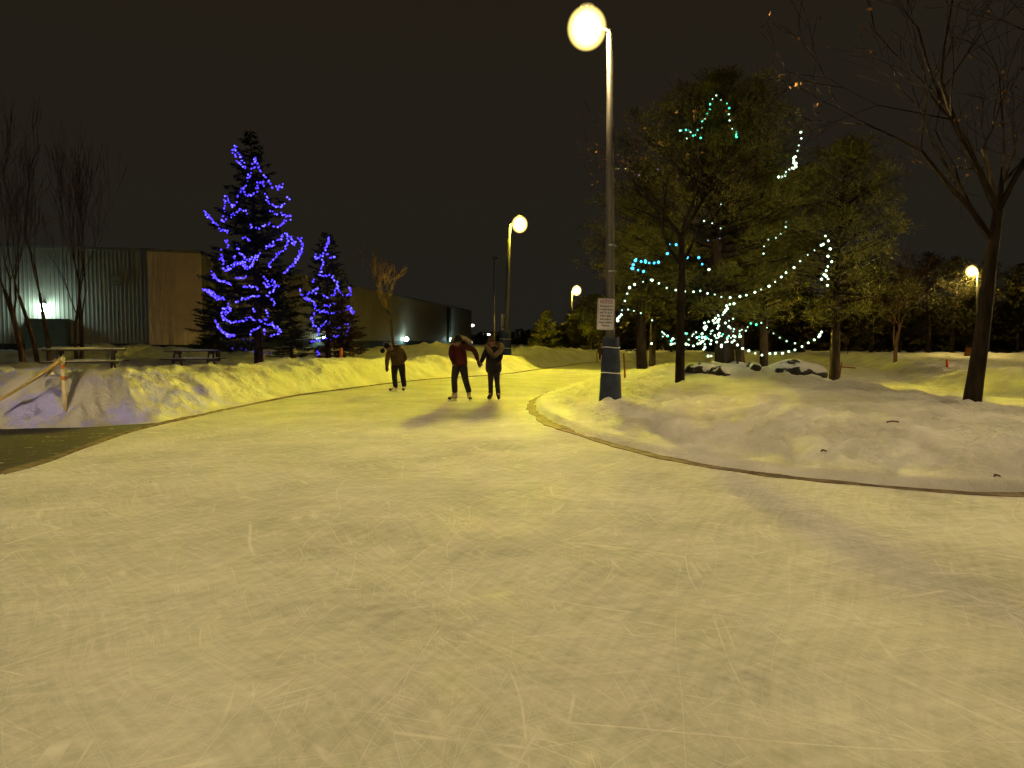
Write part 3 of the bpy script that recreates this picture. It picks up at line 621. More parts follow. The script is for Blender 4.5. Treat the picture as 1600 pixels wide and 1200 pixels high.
# far away little lights and low dark houses on the horizon
M['far'] = mat("far_dark", (.02, .02, .018), .9, .2)
for i, (px, py, Y, r, lab) in enumerate([(738, 509, 240, .5, "highest of the small white lights past the warehouse end"), (734, 517, 240, .4, "faint light just below the highest one past the warehouse"), (755, 523, 240, .4, "dim light left of the woolly hat of the dark coated skater"), (764, 523, 240, .45, "dim light touching the woolly hat of the dark coated skater"), (735.5, 536, 200, .45, "white light low beside the red jacket shoulder")]):
    p = at(px, py, Y); t = empty("distant_lamp", (p.x, p.y, .2)); tag(t, lab, "distant lamp", "distant lights past the warehouse")
    b = MB(); b.tube([(0, 0, 0), (0, 0, p.z - .2)], .12, 6); b.build("pole", M['far'], t); b = MB(); b.ball((0, 0, p.z - .1), (r * 1.2, r, r * .8), 10, 7); b.build("bulb", emat("far_white", (1, .95, .85), 9), t, True)
p = at(1518, 470, 100); t = empty("distant_lamp", (p.x, p.y, .2)); tag(t, "small orange light shining through trees under the far right lamp", "distant lamp")
b = MB(); b.tube([(0, 0, 0), (0, 0, p.z - .2)], .1, 6); b.build("pole", M['far'], t); b = MB(); b.ball((0, 0, p.z - .2), (.40, .3, .25), 10, 7); b.build("bulb", emat("far_orange", (1, .66, .3), 12), t, True)
for px0, px1, ytop, Y, lab in ((741, 800, 523, 260, "low dark building on the horizon behind the couple"), (796, 848, 529, 300, "low dark flat building on the horizon right of the padded pole")):
    a = at(px0, 533, Y); c = at(px1, 533, Y); h = zat(ytop, Y); t = empty("far_house", ((a.x + c.x) / 2, Y, 0)); tag(t, lab, "building")
    wd = (c.x - a.x); b = MB(); b.box((0, 0, h * .35), (wd, 12, h * .7)); b.build("wall", M['far'], t)
    b = MB(); b.v = [(-wd / 2 - .5, -6.5, h * .7), (wd / 2 + .5, -6.5, h * .7), (wd / 2 + .5, 6.5, h * .7), (-wd / 2 - .5, 6.5, h * .7), (-wd / 2 + 3, 0, h), (wd / 2 - 3, 0, h)]
    for q in ((0, 1, 5, 4), (1, 2, 5), (2, 3, 4, 5), (3, 0, 4)): b.face(q)
    b.build("roof", M['far'], t)

# ---------------------------------------------------------------- trees
def tris(c, d, ln, wd, seed=0):
    """needle triangles: centres, directions, lengths, widths (numpy)"""
    g = np.random.default_rng(seed); N = len(c); d = d / np.linalg.norm(d, axis=1, keepdims=True)
    s = np.cross(d, g.normal(size=(N, 3))); s /= np.linalg.norm(s, axis=1, keepdims=True) + 1e-9
    a = c - s * wd[:, None]; bb = c + s * wd[:, None]; e = c + d * ln[:, None]
    return np.stack([a, bb, e], 1).reshape(-1, 3), np.arange(3 * N).reshape(-1, 3)
def limb_tube(b, p0, p1, r0, r1, n=5, sag=0.0, seg=3):
    p0 = Vector(p0); p1 = Vector(p1); pts = []; rs = []
    for i in range(seg + 1):
        t = i / seg; pts.append(p0.lerp(p1, t) + Vector((0, 0, sag * math.sin(math.pi * t)))); rs.append(r0 + (r1 - r0) * t)
    b.tube(pts, rs, n)
def spruce_meshes(H, Rm, z0, nb, seed, ln=.20, dens=1.0, lean=0, rot_power=.85):
    g = random.Random(seed); gn = np.random.default_rng(seed); b = MB()
    b.tube([(0, 0, -.4), (0, 0, H * .3), (lean * .5, 0, H * .65), (lean, 0, H)], [H * .016 + .05, H * .013 + .03, H * .008, .01], 9)
    C, D, L, Wd = [], [], [], []
    for i in range(nb):
        t = (i + g.random()) / nb; t = t ** rot_power; z = z0 + (H - z0 - .1) * t; az = g.uniform(0, 2 * math.pi)
        rl = Rm * (1 - t) ** .8 * g.uniform(.62, 1.12) + .12
        if t < .12: rl *= .75 + t * 2
        droop = -.28 + .5 * t; dx, dy = math.cos(az), math.sin(az); cx_ = lean * t
        pr = []
        for k in range(6):
            u = k / 5; pr.append(Vector((cx_ + dx * rl * u, dy * rl * u, z + rl * (droop * u + .22 * u * u))))
        b.tube(pr, [.035 * (1 - t) + .012, .03 * (1 - t) + .01, .02, .014, .01, .005], 4, cap=False)
        ns = max(6, int(rl * 26 * dens))
        for k in range(ns):
            u = .12 + .88 * g.random() ** .75; f = u * 5; q = int(min(4, f)); p = pr[q].lerp(pr[q + 1], f - q)
            sl = (rl * .30 * (1.1 - u) + .10) * g.uniform(.5, 1.2); sd = g.choice((-1, 1)); sdv = Vector((-dy * sd + dx * .7, dx * sd + dy * .7, g.uniform(-.45, .05))).normalized()
            m = max(3, int(sl / .055))
            for j in range(m):
                c = p + sdv * (sl * (j + g.random()) / m); C.append(tuple(c)); v = sdv + Vector((g.uniform(-.8, .8), g.uniform(-.8, .8), g.uniform(-.7, .5))); D.append(tuple(v)); L.append(ln * g.uniform(.5, 1)); Wd.append(ln * .14)
    v, f = tris(np.array(C), np.array(D), np.array(L), np.array(Wd), seed)
    crown = mesh_np("crown", v, f); tm = bpy.data.meshes.new("trunk"); tm.from_pydata(b.v, [], b.f); tm.update()
    return tm, crown
def pine_meshes(H, Rm, z0, nl, seed, ln=.17, cl=46, flat=.55, topw=.25, crad=.34, trunk_r=None, lean=(0, 0), prof=None):
    g = random.Random(seed); b = MB(); tr = trunk_r or H * .022
    def tp(z): u = z / H; return Vector((lean[0] * u + .12 * math.sin(u * 5 + seed), lean[1] * u + .10 * math.sin(u * 4 + seed * 2) , z)) if z > 0 else Vector((0.12 * math.sin(seed), .1 * math.sin(seed * 2), z))
    b.tube([tp(-.4), tp(H * .12), tp(H * .3), tp(H * .5), tp(H * .7), tp(H * .88), tp(H * .99)], [tr * 1.15, tr, tr * .85, tr * .65, tr * .42, tr * .2, .012], 10)
    C, D, L, Wd = [], [], [], []
    def clump(c, s, m):
        for _ in range(m):
            v = Vector((g.gauss(0, 1), g.gauss(0, 1), g.gauss(.25, .8))).normalized(); o = v * (s * g.random() ** .6); o.z *= flat
            C.append(tuple(c + o)); D.append((v.x + g.uniform(-.5, .5), v.y + g.uniform(-.5, .5), v.z + g.uniform(-.1, .6))); L.append(ln * g.uniform(.6, 1.1)); Wd.append(ln * .085)
    for i in range(nl):
        t = (i + g.random()) / nl; z = z0 + (H - z0) * t ** .9; az = g.uniform(0, 2 * math.pi)
        pf = prof(t) if prof else (math.sin(math.pi * (.18 + .82 * t)) ** .7 * (1 - topw * t) * (1.0 if t > .08 else .7))
        if t > .86: pf = (1 - t) / .14 * pf + .06
        rl = Rm * max(.08, pf) * g.uniform(.5, 1.12); el = -.05 + .55 * t + g.uniform(-.12, .22); p0 = tp(z); d = Vector((math.cos(az), math.sin(az), el))
        pts = [p0]; cur = p0.copy(); dd = d.normalized()
        for k in range(4):
            dd = (dd + Vector((g.uniform(-.18, .18), g.uniform(-.18, .18), g.uniform(-.06, .16)))).normalized(); cur = cur + dd * rl / 4; pts.append(cur.copy())
        b.tube(pts, [tr * .30 * (1 - t) + .016, tr * .22 * (1 - t) + .013, .016, .011, .006], 5, cap=False)
        nc = max(2, int(rl * 3.0))
        for k in range(nc):
            u = .35 + .65 * (k + g.random()) / nc; f = min(3.999, u * 4); q = int(f); p = pts[q].lerp(pts[q + 1], f - q)
            off = Vector((g.gauss(0, .22), g.gauss(0, .22), g.uniform(-.05, .25))) * (.6 + .5 * rl / Rm); s = crad * g.uniform(.6, 1.15)
            if g.random() < .5: b.tube([p, p + off], [.009, .005], 4, cap=False)
            clump(p + off, s, int(cl * g.uniform(.5, 1.2) * (s / crad) ** 1.5))
        clump(pts[-1], crad * .7, int(cl * .6))
    v, f = tris(np.array(C), np.array(D), np.array(L), np.array(Wd), seed)
    crown = mesh_np("crown", v, f); tm = bpy.data.meshes.new("trunk"); tm.from_pydata(b.v, [], b.f); tm.update()
    return tm, crown
def tree_obj(name, meshes, loc, label, mats, cat="tree", group=None, rz=0.0, s=1.0):
    t = empty(name, loc, rz); t.scale = (s, s, s) if not isinstance(s, tuple) else s; tag(t, label, cat, group)
    for nm, me_, m_ in zip(("trunk", "crown"), meshes, mats):
        if len(me_.materials) == 0: me_.materials.append(m_)
        link(nm, me_, None, t)
    return t
def gp(px, py_guess_Y):
    x = (px - CX) / FPX * py_guess_Y
    x = at(px, HOR, py_guess_Y).x
    return Vector((x, py_guess_Y, tz(x, py_guess_Y)))
def bare_meshes(H, seed, spread=.5, fork=.35, up=.25, r0=None, depth=5, leaves=0, lean=(0, 0), first=None, stems=1, kids=(3, 4), min_r=.006, leafsz=.09, leaf_low=0.0):
    g = random.Random(seed); b = MB(); LC, LD, tips = [], [], []
    r0 = r0 or H * .02
    def grow(p, d, L, r, lv):
        n = 3; pts = [p.copy()]; rs = [r]
        for k in range(n):
            d = (d + Vector((g.gauss(0, .10), g.gauss(0, .10), g.gauss(0, .05) + up * .12))).normalized(); p = p + d * L / n; pts.append(p.copy()); rs.append(max(min_r, r * (1 - .45 * (k + 1) / n)))
        b.tube(pts, rs, 8 if lv == 0 else (5 if lv < 3 else 3), cap=(lv == 0))
        if lv >= depth:
            tips.append((p.copy(), d.copy())); return
        nk = g.randint(*kids)
        for k in range(nk):
            an = g.uniform(0, 2 * math.pi); s = d.cross(Vector((math.cos(an), math.sin(an), .3))).normalized()
            a = spread * g.uniform(.6, 1.3); nd = (d * math.cos(a) + s * math.sin(a) + Vector((0, 0, up * .5))).normalized()
            u = 1.0 if k == 0 else g.uniform(.35, 1); q = pts[min(n, max(1, int(round(u * n))))]
            grow(q, nd, L * g.uniform(.62, .86), rs[min(n, max(1, int(round(u * n))))] * g.uniform(.5, .75), lv + 1)
            if lv >= 2 and g.random() < .5: tips.append((q.copy(), nd.copy()))
    for s_ in range(stems):
        d0 = Vector((lean[0] + (g.uniform(-.15, .15) if stems > 1 else 0), lean[1] + (g.uniform(-.1, .1) if stems > 1 else 0), 1)).normalized(); p0 = Vector((g.uniform(-.3, .3) if stems > 1 else 0, g.uniform(-.2, .2) if stems > 1 else 0, -.3))
        if first:   # explicit trunk line
            pts = [Vector(q) for q in first]; b.tube(pts, [r0 * (1.12 - .5 * i / (len(pts) - 1)) for i in range(len(pts))], 12)
            for k in range(5):
                q = pts[-1] if k < 3 else pts[-2].lerp(pts[-1], g.uniform(.1, .9)); an = 2.1 * k + 1; dn = (pts[-1] - pts[-2]).normalized()
                nd = (dn + Vector((math.cos(an), math.sin(an), 0)) * math.tan(spread) * g.uniform(.6, 1.3)).normalized(); grow(q, nd, H * fork * g.uniform(.75, 1.1), r0 * g.uniform(.35, .55), 1)
        else: grow(p0, d0, H * fork, r0, 0)
    tm = bpy.data.meshes.new("trunk"); tm.from_pydata(b.v, [], b.f); tm.update(); lm = None
    if leaves:
        N = leaves; pick = [tips[g.randrange(len(tips))] for _ in range(N)]
        pick = [q for q in pick if q[0].z > leaf_low]
        V, Fc = [], []
        for p, d in pick:
            c = p + Vector((g.gauss(0, .05), g.gauss(0, .05), -g.uniform(0, .06))); s = leafsz * g.uniform(.6, 1.2); u = Vector((g.gauss(0, 1), g.gauss(0, 1), g.gauss(0, .5))).normalized(); w_ = u.cross(Vector((g.gauss(0, 1), g.gauss(0, 1), g.gauss(0, 1)))).normalized(); nn = u.cross(w_)
            k = len(V)
            V += [tuple(c), tuple(c + u * s * .45 + w_ * s * .3 + nn * s * .12), tuple(c + u * s), tuple(c + u * s * .45 - w_ * s * .3 + nn * s * .12)]; Fc += [(k, k + 1, k + 2), (k, k + 2, k + 3)]
        lm = bpy.data.meshes.new("leaves"); lm.from_pydata(V, [], Fc); lm.update()
    return tm, lm
def bare_obj(name, meshes, loc, label, bark, rz=0, s=1.0, group=None, leafm=None):
    t = empty(name, loc, rz); t.scale = (s, s, s) if not isinstance(s, tuple) else s; tag(t, label, "tree", group)
    if len(meshes[0].materials) == 0: meshes[0].materials.append(bark)
    link("trunk", meshes[0], None, t)
    if meshes[1]:
        if len(meshes[1].materials) == 0: meshes[1].materials.append(leafm or M['dead_leaf'])
        link("crown", meshes[1], None, t)
    return t

# -- blue spruces on the left
YB1, YB2 = 29.5, 37.0
sp1 = spruce_meshes(9.4, 2.45, .9, 190, 3, ln=.17, dens=.95, lean=-.15)
g1 = gp(404, YB1); tree_obj("spruce_tree", sp1, g1, "tall dark spruce wound with blue lights behind the picnic tables", (M['bark'], M['spruce']))
sp2 = spruce_meshes(6.6, 1.9, .8, 120, 5, ln=.18, dens=.9)
g2_ = gp(513, YB2); tree_obj("spruce_tree", sp2, g2_, "smaller spruce with blue lights beside the rusty bush", (M['bark'], M['spruce']))
sp3 = spruce_meshes(3.0, 1.25, .1, 90, 8, ln=.15, dens=1.1)
tree_obj("rusty_spruce", sp3, gp(535, 31.5), "short rusty brown young spruce directly behind the orange stake", (M['bark'], M['rust_tree']))
tree_obj("spruce_tree", sp2, gp(455, 35), "low unlit spruce between the two blue lit spruces", (M['bark'], M['spruce']), rz=2, s=(.7, .7, .42))
tree_obj("spruce_tree", sp2, gp(340, 38), "dark unlit spruce at the left side behind the tall blue one", (M['bark'], M['spruce']), rz=4, s=(.8, .8, .75))
tree_obj("spruce_tree", spruce_meshes(3.6, 1.6, .1, 90, 12, ln=.24, dens=.9), gp(853, 60), "small green spruce behind the snowbank right of the couple", (M['bark'], M['pine']))
# -- pines on the island
mp1 = pine_meshes(9.0, 4.0, 1.5, 210, 21, cl=62, crad=.42, flat=.7, trunk_r=.30, lean=(-.2, 0))
tree_obj("pine_tree", mp1, gp(1128, 24.0), "broad pine with thick trunk hung with white lights among the rocks", (M['bark'], M['pine']))
mp2 = pine_meshes(8.2, 2.7, 2.2, 110, 33, cl=56, crad=.40, flat=.7, trunk_r=.16, lean=(.45, 0))
tree_obj("pine_tree", mp2, gp(1297, 24.5), "leaning thin pine at the right end of the dark rock", (M['bark'], M['pine']))
mp3 = pine_meshes(7.2, 2.6, 2.0, 110, 41, cl=56, crad=.40, flat=.7, trunk_r=.19)
tree_obj("pine_tree", mp3, gp(1006, 27.0), "pine right of the near lamp pole with light string on its lower limbs", (M['bark'], M['pine']))
tree_obj("pine_tree", mp2, gp(1022, 35.5), "pine farther back just right of its twin beside the lamp pole", (M['bark'], M['pine']), rz=2.2, s=.95)
tree_obj("pine_tree", mp3, gp(1160, 36.0), "pine behind and right of the thick lit trunk", (M['bark'], M['pine']), rz=1.1, s=1.15)
tree_obj("pine_tree", mp2, gp(1198, 33.0), "pine behind the gap between the two snowy rocks", (M['bark'], M['pine']), rz=4.0, s=1.1)
# -- bare oak with dead leaves in front of them
def loc_pts(pts, base, Y): return [at(px, py, Y) - Vector(base) for px, py in pts]
oak_b = gp(1062, 19.0)
oak = bare_meshes(6.8, 14, spread=.68, fork=.25, up=.22, r0=.115, depth=5, leaves=320, first=loc_pts([(1062, 612), (1063, 540), (1064, 470), (1066, 425), (1064, 370)], oak_b, 19.0), min_r=.005, leafsz=.085)
bare_obj("oak_tree", oak, oak_b, "slender straight bare tree with few dead leaves, before the lit pine", M['bark_dark'])
# -- leaning tree at the right
rt_b = gp(1520, 13.8)
rtm = bare_meshes(9.5, 52, spread=.58, fork=.27, up=.25, r0=.145, depth=5, leaves=230, kids=(3, 3), first=loc_pts([(1517, 640), (1523, 600), (1532, 540), (1541, 470), (1549, 400), (1560, 330)], rt_b, 13.8), min_r=.005, leafsz=.10)
bare_obj("maple_tree", rtm, rt_b, "leaning dark bare tree with orange dead leaves at the right edge", M['bark_dark'])
# -- left bare trees
lt1 = bare_meshes(13, 61, spread=.34, fork=.25, up=.55, r0=.13, depth=5, stems=1, kids=(3, 3), min_r=.006)
lt2 = bare_meshes(13, 67, spread=.30, fork=.24, up=.6, r0=.10, depth=5, stems=2, kids=(2, 3), min_r=.006)
lt3 = bare_meshes(13, 71, spread=.24, fork=.25, up=.7, r0=.09, depth=5, stems=3, kids=(2, 3), min_r=.006)
bare_obj("poplar_tree", lt1, gp(36, 29.5), "single trunk upright bare tree nearest the left edge", M['bark_pale'])
bare_obj("poplar_tree", lt2, gp(66, 30.5), "upright bare tree standing under the teal wall lamp", M['bark_pale'])
bare_obj("poplar_tree", lt3, gp(126, 33), "clump of tall bare stems between wall lamp and vent", M['bark_pale'])
bt = bare_meshes(7.6, 83, spread=.50, fork=.30, up=.32, r0=.09, depth=5, kids=(3, 3), min_r=.007)
bare_obj("birch_tree", bt, gp(617, 46), "young bare tree before the long wall above the stooping skater", M['bark_pale'])
# -- dark trees beyond
dk1 = spruce_meshes(9.0, 3.0, .3, 70, 91, ln=.55, dens=.55)
dk2 = pine_meshes(9.0, 3.6, 1.2, 60, 95, ln=.38, cl=26, crad=.55)
dk3 = spruce_meshes(7.0, 2.8, .2, 60, 97, ln=.5, dens=.55)
def dark(kind, px, Y, s, rz, label):
    me_ = {1: dk1, 2: dk2, 3: dk3}[kind]; nm = {1: "dark_spruce", 2: "dark_pine", 3: "dark_spruce"}[kind]
    return tree_obj(nm, me_, gp(px, Y), label, (M['bark'], M['dark_tree']), group="dark trees beyond the far snow", rz=rz, s=s)
tree_obj("pine_tree", pine_meshes(4.4, 2.0, 1.3, 60, 99, ln=.26, cl=34, crad=.42), gp(925, 62), "bushy green pine immediately left of the near padded pole", (M['bark'], M['pine']), s=1.05)
dark(2, 905, 80, .55, 1, "dark low pine behind the small distant lamp pole")
dark(3, 880, 92, .5, 2, "dark low spruce left of the small distant lamp pole")
dark(3, 838, 95, .45, 3.4, "dark spruce peeping left of the small green spruce")
dark(3, 868, 78, .45, 5, "dark spruce peeping right of the small green spruce")
dark(2, 965, 72, .72, 0, "dark pine directly behind the near padded pole")
dark(1, 1005, 76, .75, 2, "dark spruce glimpsed past the pine right of the padded pole")
dark(2, 1050, 74, .7, 3, "dark pine behind the slender bare tree trunk")
dark(1, 1100, 77, .75, 4, "dark spruce left of the thick lit trunk, far back")
dark(2, 1150, 75, .75, 5, "dark pine right of the thick lit trunk, far back")
dark(2, 1205, 73, .75, 1.4, "dark pine far behind the gap in the rocks")
dark(1, 1255, 76, .85, 2.9, "dark spruce far behind the long dark rock")
dark(2, 1310, 72, .85, 3.7, "dark pine far behind the leaning thin pine")
dark(2, 1362, 70, .92, .6, "dark pine left of the gap before the far right lamp")
dark(3, 1405, 74, 1.25, 4.4, "dark spruce above the left tip of the pink snowbank")
dark(2, 1448, 68, .98, 5.2, "dark pine above the middle of the pink snowbank")
dark(2, 1490, 72, 1.0, 2.4, "dark pine just left of the far right lamp")
dark(2, 1545, 74, .98, 3.1, "dark pine right behind the leaning bare tree")
dark(1, 1590, 71, .95, 1.9, "dark spruce at the very right edge of the trees")
dark(2, 1640, 70, 1.0, .9, "dark pine just past the right edge of the picture")
sm_b = bare_meshes(5.0, 111, spread=.45, fork=.28, up=.4, r0=.09, depth=4, kids=(3, 4), min_r=.015)
bare_obj("bare_tree", sm_b, gp(940, 66), "small bare tree between the green pine and the near pole", M['bark_pale'])
bare_obj("bare_tree", bare_meshes(8.5, 113, spread=.5, fork=.26, up=.35, r0=.12, depth=5, kids=(3, 4), min_r=.010), gp(1400, 40), "wide bare tree before the dark pines left of far right lamp", M['bark_pale'], rz=1)
bare_obj("bare_tree", bare_meshes(4.0, 117, spread=.5, fork=.3, up=.4, r0=.06, depth=4, kids=(3, 4), min_r=.012, leaves=120, leafsz=.16), gp(1325, 62), "low reddish shrub-like bare tree behind the leaning thin pine", M['bark_pale'], s=.5)
# far wood closing the horizon
b = MB(); g = random.Random(5); C, D, L, Wd = [], [], [], []
for i in range(420):
    a = R(g.uniform(-5, 52)); r = g.uniform(88, 130) if a > R(4) else g.uniform(190, 260); x = r * math.sin(a); y = r * math.cos(a); h = (g.uniform(3.5, 8.5) if a > R(9) else g.uniform(2.2, 4.5))
    for k in range(60):
        u = g.random(); rad = h * .32 * (1 - u) + .3; an = g.uniform(0, 6.28); C.append((x + rad * math.cos(an) * g.random() ** .5, y + rad * math.sin(an) * .6, .2 + h * u)); D.append((math.cos(an), math.sin(an), g.uniform(-.5, .3))); L.append(g.uniform(.7, 1.5)); Wd.append(.38)
v, f = tris(np.array(C), np.array(D), np.array(L), np.array(Wd), 9); o = link("far_wood", mesh_np("far_wood", v, f), M['dark_tree']); tag(o, "dark far off wood along the horizon", "wood", kind="stuff")

# ---------------------------------------------------------------- strings of lights
def ico(r):
    bm = bmesh.new(); bmesh.ops.create_icosphere(bm, subdivisions=1, radius=r); me_ = bpy.data.meshes.new("bulb"); bm.to_mesh(me_); bm.free(); return me_
BULB = {}
def bulb_mesh(key, col, s, r):
    if key not in BULB:
        me_ = ico(r); me_.materials.append(emat("bulb_" + key, col, s)); me_.polygons.foreach_set("use_smooth", [True] * len(me_.polygons)); BULB[key] = me_
    return BULB[key]
def light_string(label, pts, key, spacing, jit=0.0, group=None, seed=1, wire=True):
    """pts: world points; bulbs strung along them"""
    pts = [Vector(p) for p in pts]; t = empty("light_string", pts[0]); tag(t, label, "light string", group); g = random.Random(seed)
    rel = [p - pts[0] for p in pts]
    b = MB(); b.tube(rel, .007, 4, cap=False); b.build("wire", M['wirem'], t)
    n = 0; acc = 0
    keys = key if isinstance(key, (list, tuple)) else [key]
    for i in range(len(rel) - 1):
        d = (rel[i + 1] - rel[i]); L_ = d.length; s = acc
        while s < L_:
            p = rel[i] + d * (s / L_) + Vector((g.gauss(0, jit), g.gauss(0, jit), g.gauss(0, jit) - .02)); o = link("bulb", BULB[keys[g.randrange(len(keys))]], None, t); o.location = p
            k = g.uniform(.8, 1.2); o.scale = (k, k, k); s += spacing * g.uniform(.8, 1.2); n += 1
            if n >= 99: return t
        acc = s - L_
    return t
bulb_mesh('blue', (.055, .030, 1.0), 4.2, .032); bulb_mesh('blue2', (.09, .07, 1.0), 5, .033); bulb_mesh('blued', (.07, .03, .8), 1.2, .028)
bulb_mesh('blueb', (.055, .03, 1.0), 4.2, .040); bulb_mesh('blueb2', (.09, .07, 1.0), 5, .040)
bulb_mesh('white', (.72, 1.0, .70), 4.0, .034); bulb_mesh('white2', (.60, 1.0, .72), 2.2, .026); bulb_mesh('whited', (.45, .7, .45), 1.6, .026)
bulb_mesh('teal', (.08, .9, .50), 3.2, .030); bulb_mesh('cyan', (.06, .55, 1.0), 3.6, .036); bulb_mesh('dim', (.35, .45, .8), 1.0, .022)
blue1 = [
 [(258,80),(250,95),(255,110),(262,130),(270,150),(285,165),(300,180),(312,188)], [(262,85),(270,110),(285,128),(292,150),(310,160)],
 [(350,140),(350,165),(345,190),(330,210),(325,235),(322,260),(305,270),(290,285),(280,305),(278,325)], [(350,140),(365,160),(380,190),(395,212),(410,235),(425,255),(435,272),(455,280),(475,270),(485,255)],
 [(300,285),(310,310),(335,318),(355,300),(365,280),(370,255),(385,245),(400,270)], [(220,320),(210,350),(208,380),(205,410),(200,440),(215,435),(230,415),(250,405),(270,395),(290,380),(310,385),(320,405)],
 [(118,385),(125,405),(145,425),(160,440),(180,460),(200,475),(230,485)], [(125,390),(150,430),(175,450),(195,470)], [(220,320),(240,350),(255,370),(270,345)],
 [(405,310),(410,335),(425,355),(440,365),(470,370),(495,358)], [(430,385),(450,400),(480,400),(505,415),(525,410),(525,425)], [(510,325),(525,330)],
 [(340,450),(345,465),(375,470),(400,460),(420,445),(435,440)], [(440,455),(470,455),(485,440),(500,430)], [(220,520),(222,545),(235,555)],
 [(270,545),(275,570),(290,590),(305,610),(330,615),(355,605),(380,585)], [(300,510),(320,515),(335,530)],
 [(415,555),(440,545),(455,525),(480,510),(500,485),(515,505),(510,525),(500,565),(475,575),(455,600),(430,625),(415,650),(440,655)],
 [(520,510),(545,530),(530,545)], [(560,510),(575,535),(570,570),(560,600),(545,625),(530,645),(510,660),(485,685)], [(570,515),(580,545),(565,590),(540,630)],
 [(200,600),(205,630),(210,665),(235,660),(260,635),(280,630),(300,640),(320,660),(345,635),(360,600)], [(195,580),(200,620),(215,645),(225,665),(245,640),(290,620),(310,650),(340,640),(370,600)], [(255,600),(270,640),(300,625),(330,630)],
 [(155,675),(170,700),(190,715),(215,720),(245,735)], [(270,700),(300,700),(320,690)], [(112,755),(135,765),(155,780),(175,795),(205,802)], [(120,762),(140,755),(170,785),(210,795)],
 [(300,740),(330,745),(350,740),(380,760)], [(270,815),(300,800),(330,790),(350,780),(380,795)], [(400,700),(420,730),(440,710),(460,740),(430,760),(410,775),(440,805),(445,830)], [(395,720),(410,745),(450,725),(470,745)], [(405,560),(420,550),(445,548)],
 [(210,845),(235,840),(232,860),(200,860),(205,890),(225,905),(260,910),(290,900),(320,890),(335,885),(355,905),(380,905),(405,890),(415,870),(405,850)], [(235,825),(240,850),(215,875),(200,890)],
 [(175,900),(180,930),(200,950),(225,970),(260,965)], [(180,925),(205,955),(240,975),(265,958)], [(335,960),(360,940),(385,925)], [(350,845),(355,862)], [(400,915),(435,915),(470,950),(455,965),(430,970)], [(405,945),(400,965)], [(445,930),(470,945),(475,955)]]
blue1_dim = [[(250,1030),(310,1035),(350,1045),(410,1055),(445,1050)], [(295,990),(365,995)]]
def front(px, py, tree_px, tree_Y, H, Rm, z0, seed):
    """a point draped on the near side of a cone shaped crown"""
    z = zat(py, tree_Y); u = max(0, min(1, (z - z0) / (H - z0))); r = Rm * (1 - u) ** .8 * .92 + .15
    dx = (px - tree_px) / FPX * tree_Y
    dy = math.sqrt(max(0.0, r * r - dx * dx)) if abs(dx) < r else 0
    return at(px, py, tree_Y - dy * .9 - .1)
def zoomed(pl, x0, y0, s): return [(x0 + x / s, y0 + y / s) for x, y in pl]
words_h = ["top", "upper", "upper middle", "middle", "lower middle", "lower", "bottom"]
def describe(pl, x0, x1, y0, y1, tree, k):
    cx_ = sum(p[0] for p in pl) / len(pl); cy_ = sum(p[1] for p in pl) / len(pl)
    v = words_h[max(0, min(6, int((cy_ - y0) / (y1 - y0) * 7)))]; hx = (cx_ - x0) / (x1 - x0); hh = "left" if hx < .36 else ("right" if hx > .64 else "centre")
    L_ = sum(math.dist(pl[i], pl[i + 1]) for i in range(len(pl) - 1)); dx = pl[-1][0] - pl[0][0]; dy = pl[-1][1] - pl[0][1]
    sh = "short" if L_ < 22 else ("long" if L_ > 62 else "medium")
    sl = "level" if abs(dy) < .35 * abs(dx) else ("upright" if abs(dx) < .35 * abs(dy) else ("falling rightward" if dx * dy > 0 else "rising rightward"))
    return "%s %s blue light swag, %s %s of the %s" % (sh, sl, v, hh, tree)
used = {}
def uniq(s):
    alts = ["%s", "%s, the outer one", "%s, the inner one", "%s, third of them"]
    k = used.get(s, 0); used[s] = k + 1; return alts[min(k, 3)] % s
for i, pl in enumerate(blue1 + blue1_dim):
    q = zoomed(pl, 280, 200, 3.0); P3 = [front(x, y, 404, YB1, 9.4, 2.75, .9, i) for x, y in q]
    light_string(uniq(describe(q, 315, 475, 225, 560, "tall spruce", i)), P3, ['blued'] if pl in blue1_dim else ['blue', 'blue', 'blue2'], .30 if pl in blue1_dim else .082, .028, "blue light swags on the tall spruce", i)
blue2 = [[(703,510),(695,535),(685,560),(675,590),(650,610),(635,610),(640,585)], [(700,520),(690,550),(678,575)], [(690,590),(715,610),(730,605),(715,595)], [(675,612),(675,645),(668,655),(655,685),(680,690),(715,690),(720,710),(740,715),(745,745),(760,775),(775,795),(800,770),(803,740)],
 [(675,780),(700,795),(725,780),(740,745)], [(560,755),(575,780),(600,800),(630,815),(640,845),(630,870),(620,895),(630,925),(655,945),(680,915),(690,900),(710,925),(740,935),(775,930),(790,915)], [(790,915),(795,940),(780,970),(745,970),(715,970)],
 [(650,855),(700,860),(745,865),(780,850),(795,830),(815,870)], [(600,780),(625,765),(650,745),(640,775)], [(680,830),(705,830),(730,820)], [(648,1045),(650,1088)], [(625,1000),(660,992),(690,985)], [(630,710),(625,725)], [(800,850),(820,865)], [(715,985),(760,960),(785,965)], [(655,940),(652,975)]]
for i, pl in enumerate(blue2):
    q = zoomed(pl, 280, 200, 3.0); P3 = [front(x, y, 513, YB2, 6.6, 2.3, .8, i) for x, y in q]
    light_string(uniq(describe(q, 465, 555, 370, 560, "smaller spruce", i)), P3, ['blueb', 'blueb', 'blueb2'], .10, .03, "blue light swags on the smaller spruce", i + 50)
